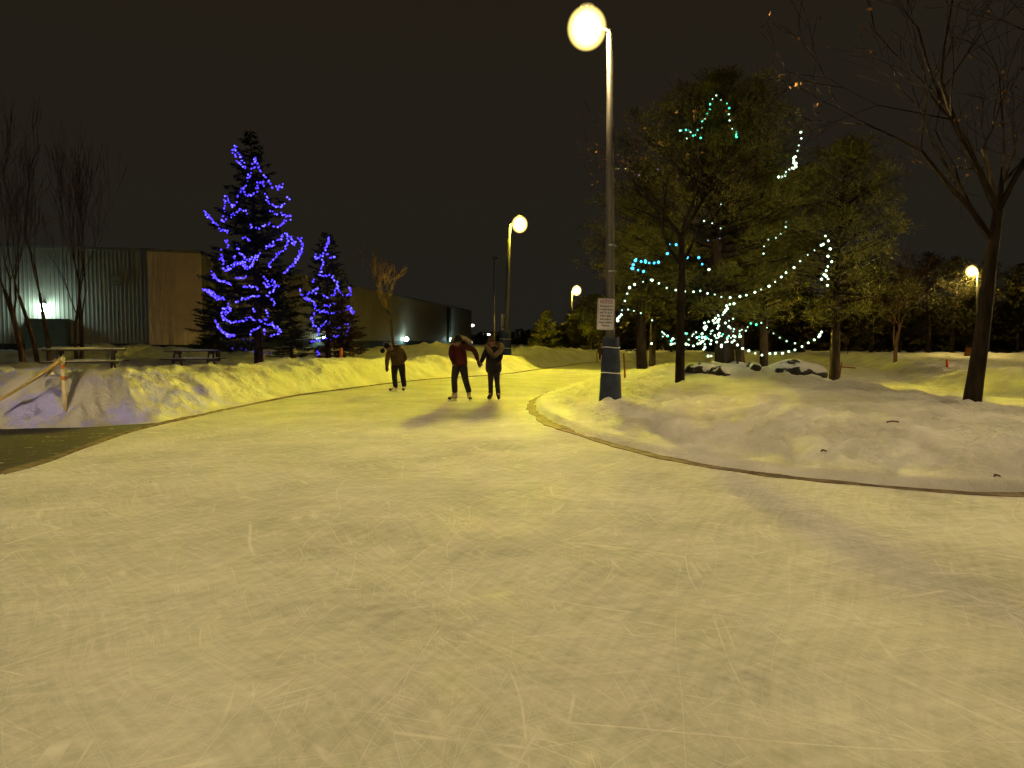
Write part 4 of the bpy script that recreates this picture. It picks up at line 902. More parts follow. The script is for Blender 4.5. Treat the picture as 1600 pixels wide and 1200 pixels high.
# white, teal and cyan swags on the pines (positions in a 2.4x enlarged view)
Z7 = lambda pl: [(860 + x / 2.4, 120 + y / 2.4) for x, y in pl]
def pine_string(pl, Y0, Y1_, key, sp_, label, jit=.012, seed=1):
    q = Z7(pl); n = len(q) - 1; light_string(label, [at(x, y, Y0 + (Y1_ - Y0) * i / max(1, n)) for i, (x, y) in enumerate(q)], key, sp_, jit, "pale light swags on the pines", seed)
pine_string([(620,66),(645,90),(665,100),(672,120),(667,155),(680,180),(700,225)], 22.8, 21.5, ['teal', 'white2'], .30, "teal lights down the right side of the pine top")
pine_string([(620,66),(605,92),(603,115),(583,140),(575,155),(567,185),(540,215),(515,225)], 22.8, 21.5, ['teal', 'white2', 'teal'], .24, "teal lights down the left side of the pine top", .025)
pine_string([(560,225),(520,200),(488,195),(490,215)], 21.5, 21.3, ['teal', 'teal', 'white2'], .12, "bunch of teal lights left below the pine top", .03)
pine_string([(695,205),(703,215),(695,228)], 21.5, 21.3, ['teal'], .09, "tiny bunch of teal lights right below the pine top", .02)
pine_string([(938,205),(942,228),(937,250),(930,268),(918,300),(912,325)], 22.3, 22.2, ['white2', 'white'], .20, "upright white lights on the upper right pine branch")
pine_string([(910,300),(922,320),(918,345),(905,330)], 22.2, 22.2, ['white'], .07, "dense white bunch on the upper right pine branch", .03)
pine_string([(910,340),(893,348),(880,368),(862,378),(845,375)], 22.2, 22.0, ['white'], .13, "white lights curving left below the upper right bunch", .02)
pine_string([(345,727),(320,722),(305,715),(318,690),(335,680),(355,692)], 20.3, 20.3, ['cyan'], .10, "curled bunch of cyan lights at the left of the pines", .03)
pine_string([(355,692),(375,697),(395,697),(412,690)], 20.3, 20.5, ['cyan'], .15, "short level cyan lights right of the curled cyan bunch")
pine_string([(437,660),(440,640),(455,613),(480,633),(490,657),(518,680)], 20.5, 20.2, ['cyan'], .26, "cyan lights peaking left of the slender trunk top")
pine_string([(555,675),(572,703),(590,718),(615,730)], 20.2, 20.2, ['cyan', 'cyan', 'white'], .22, "cyan lights falling right of the slender trunk top")
pine_string([(590,610),(598,612),(643,603)], 20.6, 20.6, ['cyan', 'dim'], .35, "two stray blue lights above the falling cyan lights")
pine_string([(375,758),(358,762),(338,773),(318,778),(300,785),(287,798),(288,815),(278,842),(275,868),(262,893),(250,917)], 20.4, 20.2, ['white', 'white2'], .215, "white lights hooking down beside the notice sign")
pine_string([(262,890),(258,905),(248,918)], 20.2, 20.2, ['white'], .06, "dense white end of the hook beside the notice sign", .02)
pine_string([(380,760),(400,768),(437,790),(465,797),(502,803),(526,802),(568,803),(590,808),(615,815),(635,822),(657,822),(685,824),(707,820),(732,815),(757,807),(783,800),(807,787),(830,774),(850,760),(873,738),(897,723),(918,706),(940,687),(962,670),(997,645),(1020,625)], 20.4, 21.0, ['white', 'white', 'white2'], .235, "longest white swag crossing the whole width of the pines", .012)
pine_string([(1020,625),(1035,593),(1052,606),(1046,633),(1052,652),(1038,680)], 21.0, 21.2, ['white'], .25, "white loop at the right end of the longest swag", .03)
pine_string([(1052,690),(1042,712),(1050,725),(1038,730),(1020,745),(1017,762),(1035,748),(1052,752),(1045,770),(1032,778),(1040,792)], 21.2, 21.3, ['white'], .17, "dense white cluster hanging at the right end of the swag", .03)
pine_string([(685,848),(670,855),(663,868),(652,885),(635,895),(632,910),(625,930),(630,955),(640,975)], 21.0, 22.6, ['white'], .14, "white lights dropping from the long swag to the thick trunk", .03)
pine_string([(640,1010),(660,990),(690,995),(725,1020),(745,1027),(765,1033),(787,1040),(810,1037),(833,1037),(855,1037),(878,1032),(902,1027),(920,1018),(945,1007),(963,998),(980,990),(1000,978),(1010,968),(1025,958)], 23.0, 21.2, ['white'], .20, "lowest white swag running right above the rocks", .01)
pine_string([(1005,972),(1015,960),(1028,955)], 21.2, 21.2, ['white'], .08, "dense tip of the lowest white swag", .02)
pine_string([(790,920),(820,945),(850,970),(875,985),(905,998),(935,1000)], 22.6, 22.2, ['whited', 'white2'], .24, "faint swag just above the lowest white one")
pine_string([(420,960),(440,970),(465,985),(500,985),(520,975),(545,965),(570,960)], 21.6, 22.6, ['white', 'white2'], .17, "upper white string reaching left from the thick trunk", .04)
pine_string([(450,1000),(470,1000),(503,1003),(540,1003),(575,1000)], 21.6, 22.6, ['white2', 'white'], .16, "lower white string reaching left from the thick trunk", .02)
pine_string([(415,955),(425,975),(450,975),(455,1000)], 21.5, 21.5, ['teal', 'white2'], .16, "greenish lights at the left end of the trunk strings", .03)
pine_string([(605,912),(590,925),(575,945),(585,965),(575,985),(560,990),(580,1010),(572,1030)], 22.8, 22.9, ['white'], .085, "white lights wound down left of the thick trunk", .05)
pine_string([(640,890),(628,920),(605,935),(600,960),(620,965),(615,985),(590,1000)], 22.7, 22.8, ['white', 'white2'], .085, "white lights wound about the thick trunk crotch", .06)
pine_string([(680,905),(665,930),(680,950),(700,955),(720,950),(700,975),(660,985),(640,1015)], 22.8, 22.8, ['white', 'white2'], .10, "white lights wound right of the thick trunk", .05)
pine_string([(500,960),(530,970),(560,985),(590,975),(640,968),(680,965),(715,970)], 22.5, 22.5, ['white', 'white2', 'teal'], .09, "level band of white lights across the thick trunk", .05)
pine_string([(730,950),(745,935),(760,925),(785,930)], 22.6, 22.6, ['teal', 'white2'], .14, "greenish lights rising right of the thick trunk", .03)
pine_string([(590,1045),(612,1046)], 22.9, 22.9, ['white'], .12, "last white bulbs near the snow left of thick trunk")
pine_string([(290,870),(310,875),(330,880),(350,888)], 21, 21.2, ['white2'], .22, "three pale lights right of the hook by the sign")
pine_string([(380,910),(400,918)], 21.2, 21.2, ['white2'], .2, "pair of pale lights left of the slender trunk")
pine_string([(378,998),(380,1001)], 24, 24, ['white'], .3, "single pale light between the two left pine trunks")
pine_string([(795,660),(800,640),(830,610),(850,600),(860,595),(880,570),(885,550),(905,537)], 21.3, 21.6, ['whited', 'white2'], .22, "faint lights climbing right over the long swag", .04)
pine_string([(255,340),(285,342),(300,350),(320,360),(340,372)], 22, 22, ['dim', 'whited'], .22, "faint lights at the left side of the pine crown")
pine_string([(375,365),(395,355),(415,335)], 22, 22, ['dim'], .28, "faint bluish lights left of the crown middle")
pine_string([(575,537),(600,545),(625,553),(645,570)], 20.8, 20.8, ['whited', 'white2'], .26, "faint lights falling in the middle of the crown")
pine_string([(640,475),(655,487)], 20.8, 20.8, ['white2'], .16, "pair of pale lights at the crown centre")

# ---------------------------------------------------------------- rocks
def rock(px0, px1, py0, py1, Y, label, seed, snow=None):
    Y = hit((px0 + px1) / 2, py1 - 1).y + .3; a = at(px0, py1, Y); c = at(px1, py1, Y); top = at((px0 + px1) / 2, py0, Y); g = random.Random(seed); w_ = (c.x - a.x) / 2
    cx_ = (a.x + c.x) / 2; zb = tz(cx_, Y); t = empty("boulder", (cx_, Y, zb)); tag(t, label, "boulder", "boulders round the lit pine")
    bm = bmesh.new(); bmesh.ops.create_icosphere(bm, subdivisions=4, radius=1); h = max(.12, top.z - zb)
    vv = np.array([v.co for v in bm.verts]); n_ = fbm(vv[:, 0] * 1.3 + seed, vv[:, 1] * 1.3 + vv[:, 2], 1.0, 4, seed)
    for v, k in zip(bm.verts, n_):
        v.co *= (1 + .22 * k); v.co = Vector((v.co.x * w_, v.co.y * max(.45, w_ * .55), v.co.z * h if v.co.z > 0 else v.co.z * .3))
    me_ = bpy.data.meshes.new("stone"); bm.to_mesh(me_); bm.free(); me_.polygons.foreach_set("use_smooth", [True] * len(me_.polygons)); link("stone", me_, M['rock_snow'], t)
    return t
rock(1068, 1118, 566, 583, 23.2, "dark boulder left of the thick lit trunk", 3, [(.0, 1.1, -.15, .62)])
rock(1108, 1140, 572, 587, 21.8, "small dark boulder with snow hiding its right half", 5, [(-.2, 1.1, -.2, .45)])
rock(1168, 1186, 572, 580, 21.9, "tiny dark stone poking from snow between the boulders", 7)
rock(1188, 1290, 562, 584, 22.6, "longest dark boulder at the right, snow on its left face", 9, [(-1.0, -.3, -.45, .35), (-.62, .12, -.5, .22), (-.2, .45, -.4, .58)])

# ---------------------------------------------------------------- picnic tables
def picnic(cx_, cy_, rz, label, Lh=.92, sc_=1.0):
    z = tz(cx_, cy_); t = empty("picnic_table", (cx_, cy_, z), rz); t.scale = (sc_,) * 3; tag(t, label, "picnic table", "picnic tables on the snow")
    b = MB()
    for k in range(5): b.box((0, -.30 + k * .15, .74), (2 * Lh, .135, .04))
    b.build("tabletop", M['wood'], t)
    for s in (-1, 1):
        b = MB()
        for k in range(2): b.box((0, s * (.66 + k * .14), .44), (2 * Lh, .125, .04))
        se = b.build("seat", M['wood'], t); b = MB(); b.ball((0, s * .73, .462), (Lh * .96, .125, .03), 16, 8, noise=.06); b.build("snow_cap", M['snow_cap'], se, True)
    for x in (-.62, .62):
        for s in (-1, 1):
            b = MB(); d = Vector((0, s * .42, -.74)); b.box((x, s * .46, .36), (.05, .09, .88), Matrix.Rotation(-s * -.50, 3, 'X')); b.build("leg", M['wood'], t)
        b = MB(); b.box((x + .052, 0, .395), (.05, 1.56, .09)); b.build("crossbar", M['wood'], t)
        b = MB(); b.box((x + .052, 0, .675), (.05, .68, .09)); b.build("brace", M['wood'], t)
    b = MB(); b.ball((0, 0, .765), (Lh * .99, .36, .045), 22, 10, noise=.05); b.build("snow_cap", M['snow_cap'], t, True)
    return t
p = at(303, 549, 28.5); picnic(p.x, p.y, R(8), "farther picnic table beside the tall blue lit spruce", 1.0, 1.0)
p = at(135, 560, 19.4); picnic(p.x, p.y, R(24), "nearer snow topped picnic table right behind the white roped post", .95, 1.0)

# ---------------------------------------------------------------- post with rope
hp = hit(103, 641); YP = hp.y; pb = Vector((hp.x, hp.y, hp.z)); zb = hp.z - .12; pt = at(97, 557, YP)
t = empty("rope_post", (pb.x, pb.y, zb)); tag(t, "white post with two orange bands stuck in the left snowbank", "post")
d = pt - Vector((pb.x, pb.y, zb)); b = MB(); b.tube([(0, 0, 0), d * .5, d * .985, d], [.040, .038, .036, .025], 14); b.build("shaft", M['post'], t, True)
for (u0, u1) in ((.60, .665), (.79, .865)):
    b = MB(); b.tube([d * u0, d * u1], .0415, 16); b.build("band", M['post_band'], t, True)
pe = at(-90, 668, YP - 1.3); ps = at(94, 563, YP - .05)
rp_ = []
for k in range(17):
    u = k / 16; p = ps.lerp(pe, u); p.z -= .10 * math.sin(math.pi * u) * (1 - .3 * u); rp_.append(p)
t = empty("barrier_rope", ps); tag(t, "sagging yellow barrier rope tied to the white banded post", "rope")
b = MB(); b.tube([q - ps for q in rp_], [.024 + (.02 if k < 5 else 0) * (1 - k / 5) for k in range(17)], 8); b.build("strand", M['rope'], t, True)
# frayed loose netting where the rope is tied
V_, F_ = [], []; g = random.Random(4)
b = MB()
for k in range(9):
    a = at(76 + k * 2.2, 560 + g.uniform(-1, 1), YP - .05) - ps; c = at(92 - k * 3.0, 575 + k * 2.2, YP - .08) - ps
    b.tube([Vector((0, 0, 0)), a * .5, a.lerp(c, .5), c * .9], .007, 5)
b.build("frayed_end", M['rope'], t, True)
po = pe; t = empty("rope_post", (po.x, po.y, 0)); tag(t, "white banded post holding the rope just past the left edge", "post")
b = MB(); b.tube([(0, 0, 0), (0, 0, 1.05)], .046, 14); b.build("shaft", M['post'], t, True)

# ---------------------------------------------------------------- stakes
def stake(px0, py0, px1, py1, Y, r, m, label, bar=None):
    h_ = hit(px1, py1) if py1 != 580 else at(px1, py1, Y); Y = h_.y; a = at(px1, py1, Y); c = at(px0, py0, Y); z = h_.z - .15; t = empty("marker_stake", (a.x, a.y, z)); tag(t, label, "stake")
    b = MB(); b.tube([(0, 0, 0), c - Vector((a.x, a.y, z))], [r, r * .9], 8); b.build("shaft", m, t, True)
    b = MB(); cc = c - Vector((a.x, a.y, z)); b.tube([cc, cc + Vector((0, 0, r * .8))], [r * .9, r * .4], 8); b.build("tip", m, t, True)
    if bar:
        b = MB(); q0 = at(bar[0], bar[1], Y) - Vector((a.x, a.y, z)); q1 = at(bar[2], bar[3], Y) - Vector((a.x, a.y, z)); b.tube([q0, q1], r * .8, 6); b.build("crossbar", m, t)
stake(533, 545, 532.5, 580, 28.5, .065, M['stake'], "bright orange stake in front of the rusty young spruce")
stake(974.5, 553, 977, 590, 31, .028, M['stake_wood'], "thin orange stake right of the padded lamp foot")
stake(932.5, 549, 933, 567, 50, .035, M['stake_wood'], "thin stake left of the padded lamp foot by the far skater")
stake(1315, 567, 1311, 590, 29, .035, M['stake_wood'], "leaning stake with level bar right of the leaning thin pine", (1302, 572, 1336, 575))
stake(1152.5, 542, 1152.5, 568, 30, .035, M['bark'], "dark stake behind the rocks right of the thick lit trunk")
stake(1480, 563, 1480, 573, 55, .05, M['stake'], "tiny far orange stake left of the leaning bare tree")
# fallen leaf and twig litter on the island
for px, py, lab in ((1287, 708, "curled dead leaf lying on the near side of the island"), (1395, 662, "small dark stick lying in the tree shadow on the island"), (1558, 747, "dead leaf on snow near the right rim of the island")):
    q = hit(px, py); z = q.z; t = empty("fallen_leaf", (q.x, q.y, z + .015)); tag(t, lab, "leaf")
    b = MB(); n = 7; g = random.Random(px); L_ = .07 if "leaf" in lab[:20] else .17
    for k in range(n):
        u = k / (n - 1); wd = (.03 * math.sin(math.pi * u) + .004) if "leaf" in lab[:20] else .010
        b.v += [(L_ * (u - .5), -wd, .012 * math.sin(3 * u)), (L_ * (u - .5), 0, -.008 + .012 * math.sin(3 * u)), (L_ * (u - .5), wd, .012 * math.sin(3 * u) + .01)]
    for k in range(n - 1):
        for j in (0, 1): b.face((3 * k + j, 3 * k + 3 + j, 3 * k + 4 + j, 3 * k + 1 + j))
    b.build("blade", M['bark_pale'], t, True)
# orange barrel with dark top far right
q = at(1513, 572, 56); z = tz(q.x, q.y); t = empty("traffic_barrel", (q.x, q.y, z)); tag(t, "far orange barrel with dark top beside the leaning tree trunk", "barrel")
b = MB(); b.tube([(0, 0, 0), (0, 0, .15), (0, 0, .3), (0, 0, .5), (0, 0, .66)], [.32, .29, .27, .25, .23], 16); b.build("drum", M['post_band'], t, True)
b = MB(); b.tube([(0, 0, .66), (0, 0, .74), (0, 0, .86)], [.30, .26, .12], 14); b.build("lid", M['bark'], t, True)

# ---------------------------------------------------------------- people
def skin_obj(name, nodes, edges, m, parent, base, sub=2):
    me_ = bpy.data.meshes.new(name + "_src"); me_.from_pydata([tuple(Vector(c) - base) for c, r in nodes], edges, []); me_.update()
    o = bpy.data.objects.new(name, me_); COL.objects.link(o); md = o.modifiers.new("skin", 'SKIN'); md.use_smooth_shade = True
    sv = me_.skin_vertices[0].data if me_.skin_vertices else None
    if sv is None:
        bpy.context.view_layer.update(); sv = me_.skin_vertices.new().data if hasattr(me_.skin_vertices, "new") else me_.skin_vertices[0].data
    for k, (c, r) in enumerate(nodes):
        rx, ry = r if isinstance(r, tuple) else (r, r); sv[k].radius = (rx, ry)
    sv[0].use_root = True
    s = o.modifiers.new("subd", 'SUBSURF'); s.levels = sub; s.render_levels = sub
    bpy.context.view_layer.update(); dg = bpy.context.evaluated_depsgraph_get()
    out = bpy.data.meshes.new_from_object(o.evaluated_get(dg)); out.name = name
    COL.objects.unlink(o); bpy.data.objects.remove(o); out.materials.clear(); out.materials.append(m)
    out.polygons.foreach_set("use_smooth", [True] * len(out.polygons))
    return link(name, out, None, parent)
def person(label, J, Y, ground_px, cols, fur=None, pom=None, face=None, coat_len=0.0, headphones=False, gloves=None, hat_r=.115, hood=None, slim=1.0, blade=True):
    """J: joints as (px, py, depth offset toward the viewer)"""
    P = {k: at(v[0], v[1], Y - v[2]) for k, v in J.items() if k != 'hunch'}
    # feet onto the ice
    base = at(ground_px[0], ground_px[1], Y); base.z = 0
    t = empty("person", base); tag(t, label, "person")
    def rel(v): return Vector(v) - base
    hip = (P['pl'] + P['pr']) / 2; chest = (P['sl'] + P['sr']) / 2 ; pel = hip + Vector((0, 0, .05)); mid = pel.lerp(chest, .5)
    neck = chest + (P['head'] - chest) * .42
    nodes = [(pel, (.10, .09)), (mid, (.09, .08)), (chest, (.09, .08)), (neck, .05), (P['head'] + Vector((0, 0, -.05)), .078), (P['head'] + Vector((0, 0, .05)), .085)]; edges = [(0, 1), (1, 2), (2, 3), (3, 4), (4, 5)]
    def add(p, r, par): nodes.append((p, r)); edges.append((par, len(nodes) - 1)); return len(nodes) - 1
    for s in ('l', 'r'):
        a = add(P['s' + s], .062, 2); a = add(P['e' + s], .046, a); w_ = add(P['h' + s].lerp(P['e' + s], .18), .030, a)
        d = (P['h' + s] - P['e' + s]).normalized(); side = d.cross(Vector((0, 1, 0))).normalized() if abs(d.y) < .9 else Vector((1, 0, 0)); palm = add(P['h' + s] - d * .01, (.036, .020), w_)
        inner = Vector((0, -1, 0)); inner = (inner - d * inner.dot(d)).normalized(); side = d.cross(inner)
        for fk, (off, ln_) in enumerate(((-.026, .062), (-.009, .076), (.009, .070), (.026, .054))):
            r0 = P['h' + s] + side * off + d * .028; a1 = add(r0, .0095, palm); a2 = add(r0 + d * ln_ * .5 + inner * .008, .0088, a1); add(r0 + d * ln_ * .85 + inner * .03, .0078, a2)
        th = add(P['h' + s] + side * -.035 + inner * .012 - d * .008, .011, palm); add(P['h' + s] + side * -.055 + inner * .028 + d * .03, .009, th)
        h_ = add(P['p' + s], .085, 0); k_ = add(P['k' + s], .05, h_); a_ = add(P['a' + s], .030, k_); add(P['t' + s].lerp(P['a' + s], .4) + Vector((0, 0, .01)), .022, a_)
    body = skin_obj("body", nodes, edges, M['skin'], t, base, 1)
    HD = P['head']; fv = Vector(face or (0, -1, -.1)).normalized(); rv = fv.cross(Vector((0, 0, 1))).normalized(); uv = rv.cross(fv)
    rotm = Matrix((rv, -fv, uv)).transposed()
    # face on the head
    b = MB(); hc = rel(HD); b.ball(hc, (.076, .098, .118), 20, 16, rotm); b.ball(hc + fv * .097 - uv * .012, (.013, .018, .024), 8, 6, rotm); b.ball(hc - rv * .078, (.012, .02, .03), 8, 6, rotm); b.ball(hc + rv * .078, (.012, .02, .03), 8, 6, rotm); b.ball(hc + fv * .05 - uv * .085, (.045, .045, .035), 10, 8, rotm)
    hd = b.build("face", M['skin'], t, True)
    b = MB()
    for s in (-1, 1): b.ball(hc + fv * .088 + rv * .031 * s + uv * .012, (.012, .008, .008), 8, 6, rotm)
    b.ball(hc + fv * .088 - uv * .055, (.023, .01, .006), 8, 6, rotm); b.build("features", cols['dark'], hd, True)
    # trousers
    b = MB()
    for s in ('l', 'r'):
        h0 = rel(P['p' + s]); k0 = rel(P['k' + s]); a0 = rel(P['a' + s]); m1 = h0.lerp(k0, .5); m2 = k0.lerp(a0, .45)
        q = slim; b.tube([rel(pel).lerp(h0, .6) + Vector((0, 0, .09)), h0, m1, k0, m2, a0.lerp(k0, .05), a0 + (a0 - k0).normalized() * .035], [(.11, .11), (.118 * q, .115 * q), (.100 * q, .10 * q), (.078 * q, .08 * q), (.076 * q, .08 * q), (.072 * q, .078 * q), (.068 * q, .074 * q)], 14, xdir=(1, 0, 0))
    b.ball(rel(pel), (.175, .135, .13), 16, 10); b.build("trousers", cols['trousers'], t, True, sub=1)
    # jacket
    b = MB(); ax = (P['sr'] - P['sl']); ax.z = ax.z * .3; ax = ax.normalized(); sw = (P['sr'] - P['sl']).length / 2
    hem = rel(pel) + Vector((0, 0, -.06 - coat_len)); spine = [hem, rel(pel) + Vector((0, 0, .04)), rel(mid), rel(mid).lerp(rel(chest), .6), rel(chest) + Vector((0, 0, -.03)), rel(chest).lerp(rel(neck), .55), rel(neck)]
    if 'hunch' in J: spine[3] += Vector(J['hunch']); spine[4] += Vector(J['hunch']) * .8; spine[2] += Vector(J['hunch']) * .6
    hw = cols.get('hemw', .205)
    b.tube(spine, [(hw, .16), (.200, .155), (.195, .155), (sw * .98 + .02, .16), (sw + .015, .145), (sw * .62, .11), (.085, .085)], 20, xdir=tuple(ax))
    for s in ('l', 'r'):
        S, E, Hn = rel(P['s' + s]), rel(P['e' + s]), rel(P['h' + s]); c0 = rel(chest).lerp(S, .55)
        b.tube([c0, S, S.lerp(E, .5), E, E.lerp(Hn, .5), E.lerp(Hn, .86)], [(.09, .09), (.088, .088), (.074, .074), (.068, .068), (.058, .058), (.050, .050)], 12)
    # crumples
    for i_, v in enumerate(b.v):
        vv = Vector(v); k = .008 * math.sin(vv.z * 38 + vv.x * 21) + .006 * math.sin(vv.z * 71 - vv.x * 33 + vv.y * 40); b.v[i_] = (v[0] + k * .6, v[1] - k, v[2])
    b.build("jacket", cols['jacket'], t, True, sub=1)
    if cols.get('glove'):
        for s in ('l', 'r'):
            S, E = rel(P['h' + s]), rel(P['e' + s]); d = (S - E).normalized(); nb = Vector((0, -1, 0)); nb = (nb - d * nb.dot(d)).normalized(); sd = d.cross(nb)
            b = MB(); b.tube([S - d * .07, S - d * .02, S + d * .03, S + d * .045], [(.042, .034), (.044, .027), (.042, .024), (.034, .018)], 12, xdir=tuple(sd))
            for off, ln_ in ((-.027, .055), (-.009, .07), (.009, .066), (.026, .05)):
                q0 = S + sd * off + d * .035; b.tube([q0, q0 + d * ln_ * .5 + nb * .006, q0 + d * ln_ * .85 + nb * .028, q0 + d * ln_ * .9 + nb * .035], [.0125, .012, .010, .005], 7)
            q0 = S - sd * .036; b.tube([q0, q0 - sd * .02 + d * .02 + nb * .014, q0 - sd * .022 + d * .048 + nb * .026], [.014, .012, .006], 7); b.build("glove", cols['glove'], t, True)
    # hat and hair
    b = MB(); b.ball(hc + uv * .045 - fv * .012, (.092, .112, .095), 18, 12, rotm); b.tube([hc + uv * .015 + Vector((0, 0, 0)) - fv * .01, hc + uv * .045 - fv * .01], [(.094, .112), (.096, .114)], 20, xdir=tuple(rv)); hat = b.build("hat", cols['hat'], t, True)
    b = MB(); b.ball(hc - fv * .035 - uv * .03, (.086, .085, .10), 14, 10, rotm); b.build("hair", cols['hair'], t, True)
    if pom is not None:
        pc = rel(at(pom[0], pom[1], Y - pom[2])); b = MB(); b.ball(pc, pom[3], 12, 10, noise=.16); b.build("pompom", cols.get('pom', cols['hat']), hat, True)
        b = MB(); b.tube([hc + uv * .12, pc], .012, 6); b.build("cord", cols['hat'], hat, True)
    if headphones:
        b = MB()
        for k in range(12):
            pass
        pts_ = [hc + rv * (.10 * math.cos(a)) + uv * (.03 + .125 * math.sin(a)) for a in [math.pi * k / 12 for k in range(13)]]; b.tube(pts_, .011, 6); b.build("headband", cols['accent'], t, True)
    if hood:
        for pl, r_ in hood:
            q = [rel(at(x, y, Y - dz)) for x, y, dz in pl]; b = MB(); rs = [r_ * (.75 + .45 * math.sin(math.pi * k / (len(q) - 1))) for k in range(len(q))]; b.tube(q, rs, 10); core = b.build("fur_trim", cols['fur'], t, True)
            C, D, L, Wd = [], [], [], []; g = random.Random(len(q))
            for _ in range(900):
                k = g.random() * (len(q) - 1); i_ = int(k); c = q[i_].lerp(q[i_ + 1], k - i_); v = Vector((g.gauss(0, 1), g.gauss(0, 1), g.gauss(0, 1))).normalized(); C.append(tuple(c + v * r_ * .75)); D.append(tuple(v)); L.append(g.uniform(.02, .05)); Wd.append(.005)
            v_, f_ = tris(np.array(C), np.array(D), np.array(L), np.array(Wd), 3); link("hairs", mesh_np("hairs", v_, f_), cols['fur'], core)
    # skates
    for s in ('l', 'r'):
        A, T = rel(P['a' + s]), rel(P['t' + s]); T.z = max(T.z, .075); fd = Vector((T.x - A.x, T.y - A.y, 0))
        fdir = fd.normalized() if fd.length > .03 else Vector((0, -1, 0)); heel = Vector((A.x, A.y, T.z + .012)) - fdir * .05; toe = heel + fdir * .27; toe.z = T.z
        side = fdir.cross(Vector((0, 0, 1)))
        b = MB(); b.tube([A + Vector((0, 0, .03)), A + Vector((0, 0, -.02)), heel.lerp(A, .45) + fdir * .015, heel + fdir * .045 + Vector((0, 0, .012))], [(.060, .062), (.056, .058), (.050, .060), (.042, .058)], 14, xdir=tuple(side))
        b.tube([heel - fdir * .012 + Vector((0, 0, .01)), heel + fdir * .05 + Vector((0, 0, .022)), heel + fdir * .13 + Vector((0, 0, .016)), toe - fdir * .04 + Vector((0, 0, -.004))], [(.030, .036), (.042, .056), (.044, .046), (.042, .036)], 14, xdir=tuple(side)); boot = b.build("skate", cols['boot'], t, True)
        b = MB(); b.ball(toe - fdir * .045 + Vector((0, 0, -.006)), (.044, .052, .038), 14, 10, Matrix((side, fdir, Vector((0, 0, 1)))).transposed()); b.build("toe_cap", cols['toe'], boot, True)
        hz = min(heel.z, toe.z); rm = Matrix((fdir, Vector((0, 0, 1)).cross(fdir), Vector((0, 0, 1)))).transposed()
        b = MB(); b.box(heel.lerp(toe, .5) + Vector((0, 0, -(heel.lerp(toe, .5).z - hz) - .028)), (.27, .05, .014), rm); b.box(heel + fdir * .05 + Vector((0, 0, hz - heel.z - .048)), (.03, .02, .036), rm); b.box(heel + fdir * .20 + Vector((0, 0, hz - heel.z - .048)), (.03, .02, .036), rm); b.build("sole", cols['sole'], boot)
        b = MB(); c = heel.lerp(toe, .5); b.box((c.x, c.y, (hz - .062) / 2), (.30, .005, max(.02, hz - .062)), rm); b.build("blade", M['metal'], boot)
    return t
def cm(n, c, **k): return mat(n, c, k.pop('rough', .85), .25, 8, .4, 40, **k)
dk = cm("black_cloth", (.010, .009, .009)); dark_feat = cm("dark_features", (.03, .015, .012))
colsA = dict(jacket=cm("ochre_jacket", (.085, .050, .014)), trousers=cm("black_trousers", (.012, .010, .010)), hat=cm("navy_hat", (.012, .013, .018)), hair=cm("dark_hair", (.02, .013, .009)), boot=cm("tan_boot", (.50, .40, .30)), toe=dk, sole=cm("pale_sole", (.6, .55, .45)), glove=cm("black_glove", (.010, .009, .010)), dark=dark_feat, accent=cm("grey_band", (.5, .48, .44)))
person("stooping person in ochre jacket and dark hat skating alone", {
    'head': (605.5, 541, .42), 'sl': (608, 549, .20), 'sr': (628, 547, .12), 'el': (604.8, 563, .24), 'hl': (604.6, 576, .28), 'er': (634.6, 560, .0), 'hr': (628, 566, .13), 'hunch': (0, -.02, .10),
    'pl': (617, 571, 0), 'pr': (627.5, 571, 0), 'kl': (616, 588, .12), 'kr': (629.6, 588, .06), 'al': (618, 604, .0), 'ar': (631.6, 602.5, -.05), 'tl': (611, 610, .10), 'tr': (630, 611, .16)}, 22.0, (622, 612), colsA,
    pom=(597.8, 548, .45, .07), face=(-.25, -.75, -.75), headphones=True)

colsB = dict(jacket=cm("red_jacket", (.050, .005, .004)), trousers=colsA['trousers'], hat=cm("black_cap", (.012, .010, .009)), hair=colsA['hair'], boot=cm("grey_boot", (.30, .24, .19)), toe=dk, sole=colsA['sole'], glove=cm("brown_glove", (.05, .02, .015)), dark=dark_feat, fur=cm("pale_fur", (.30, .24, .14)), hemw=.20)
person("person in dark red hooded jacket holding hands, striding on skates", {
    'head': (716, 532.5, .16), 'sl': (706.5, 542, .05), 'sr': (726, 541.5, .05), 'el': (704.5, 555, .02), 'hl': (708.5, 567, .08), 'er': (742, 547, .05), 'hr': (748.5, 568.5, .10),
    'pl': (713.5, 572, 0), 'pr': (723.5, 572, 0), 'kl': (709.5, 592, .12), 'kr': (727, 593, .05), 'al': (710.8, 611.5, .0), 'ar': (732.6, 611.5, -.05), 'tl': (704, 622, .10), 'tr': (736, 623, .20)}, 18.5, (720, 627), colsB,
    face=(-.1, -.9, -.45), hood=[([(705.5, 535, -.08), (707, 529.5, -.12), (713, 526.5, -.14)], .045), ([(720, 526.5, -.14), (727, 529, -.12), (733, 533.5, -.08), (735, 537, -.03)], .045)])
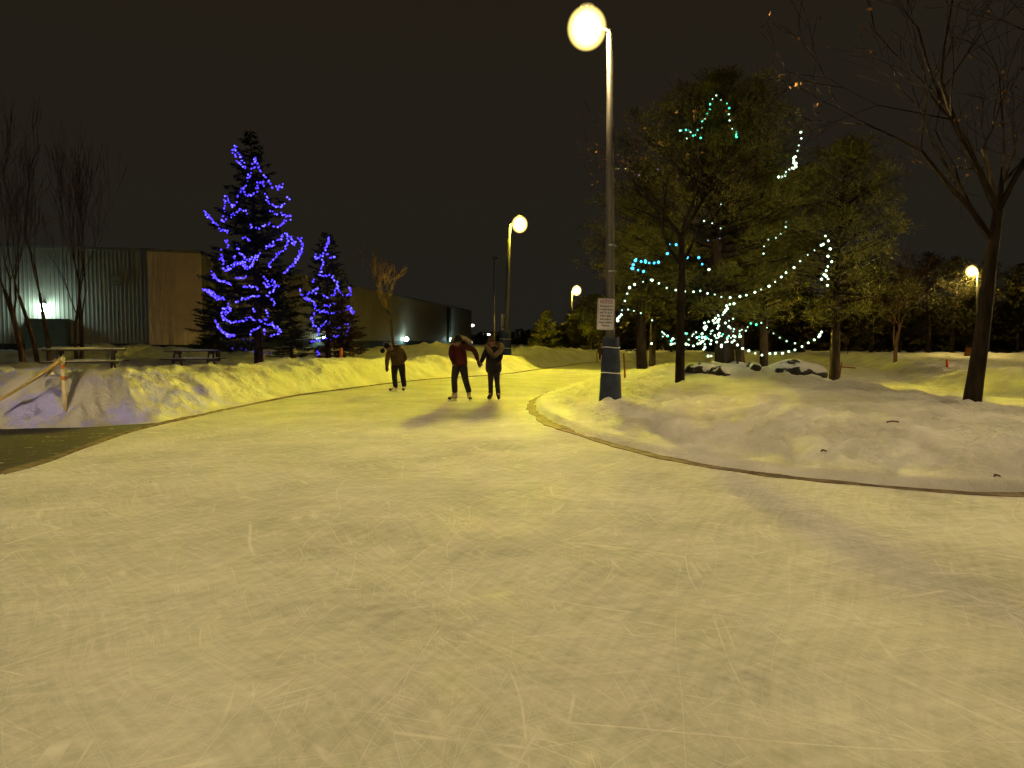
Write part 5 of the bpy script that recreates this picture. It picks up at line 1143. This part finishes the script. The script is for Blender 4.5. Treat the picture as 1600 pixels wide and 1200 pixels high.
colsC = dict(jacket=cm("black_coat", (.012, .009, .011)), trousers=cm("black_tights", (.010, .008, .009)), hat=cm("brown_knit_hat", (.07, .035, .018)), hair=cm("brown_hair", (.035, .018, .010)), boot=cm("black_boot", (.012, .010, .011)), toe=dk, sole=dk, glove=cm("dark_glove", (.03, .014, .012)), dark=dark_feat, fur=cm("brown_fur", (.17, .12, .060)), pom=cm("tan_pompom", (.20, .12, .07)), hemw=.235)
person("person in black coat with brown fur collar and bobble hat", {
    'head': (768, 534.5, .12), 'sl': (762.5, 545, .03), 'sr': (779, 545.5, .03), 'el': (755.6, 557, .05), 'hl': (750.8, 568, .10), 'er': (783, 557, .02), 'hr': (778.5, 567, .12),
    'pl': (766.8, 575, 0), 'pr': (775.5, 575, 0), 'kl': (766.6, 597, .08), 'kr': (776.6, 597, .05), 'al': (766.8, 613, .0), 'ar': (778.4, 613.5, -.03), 'tl': (764.3, 620.5, .14), 'tr': (779.4, 621, .16)}, 18.8, (771, 625), colsC,
    pom=(767.5, 524.3, .10, .035), face=(-.05, -1, -.05), coat_len=.16, slim=.82, hood=[([(762.5, 537, .03), (761.5, 542, .12), (765.5, 549, .17), (770.5, 557, .19)], .06), ([(776, 536.5, -.08), (782, 539, -.06), (784.5, 543, .04), (780, 550, .14), (771.5, 557, .19)], .06)])
# far skater left of the near padded pole
colsD = dict(jacket=cm("dark_brown_coat", (.03, .018, .012)), trousers=cm("maroon_trousers", (.06, .012, .01)), hat=dk, hair=colsA['hair'], boot=dk, toe=dk, sole=dk, glove=dk, dark=dark_feat)
person("far off person in dark clothes standing left of the padded pole", {
    'head': (939.5, 536.5, .05), 'sl': (936, 542.5, 0), 'sr': (943.5, 542.5, 0), 'el': (934.6, 547, 0), 'hl': (935.4, 551.5, .1), 'er': (945, 547, 0), 'hr': (944.5, 551.5, .1),
    'pl': (938, 551.5, 0), 'pr': (941.8, 551.5, 0), 'kl': (937.5, 557.5, .05), 'kr': (942.2, 557.5, .05), 'al': (937, 562.5, 0), 'ar': (942.5, 562.5, 0), 'tl': (936.8, 564.3, .15), 'tr': (942.8, 564.3, .15)}, 54.0, (939.5, 565), colsD)
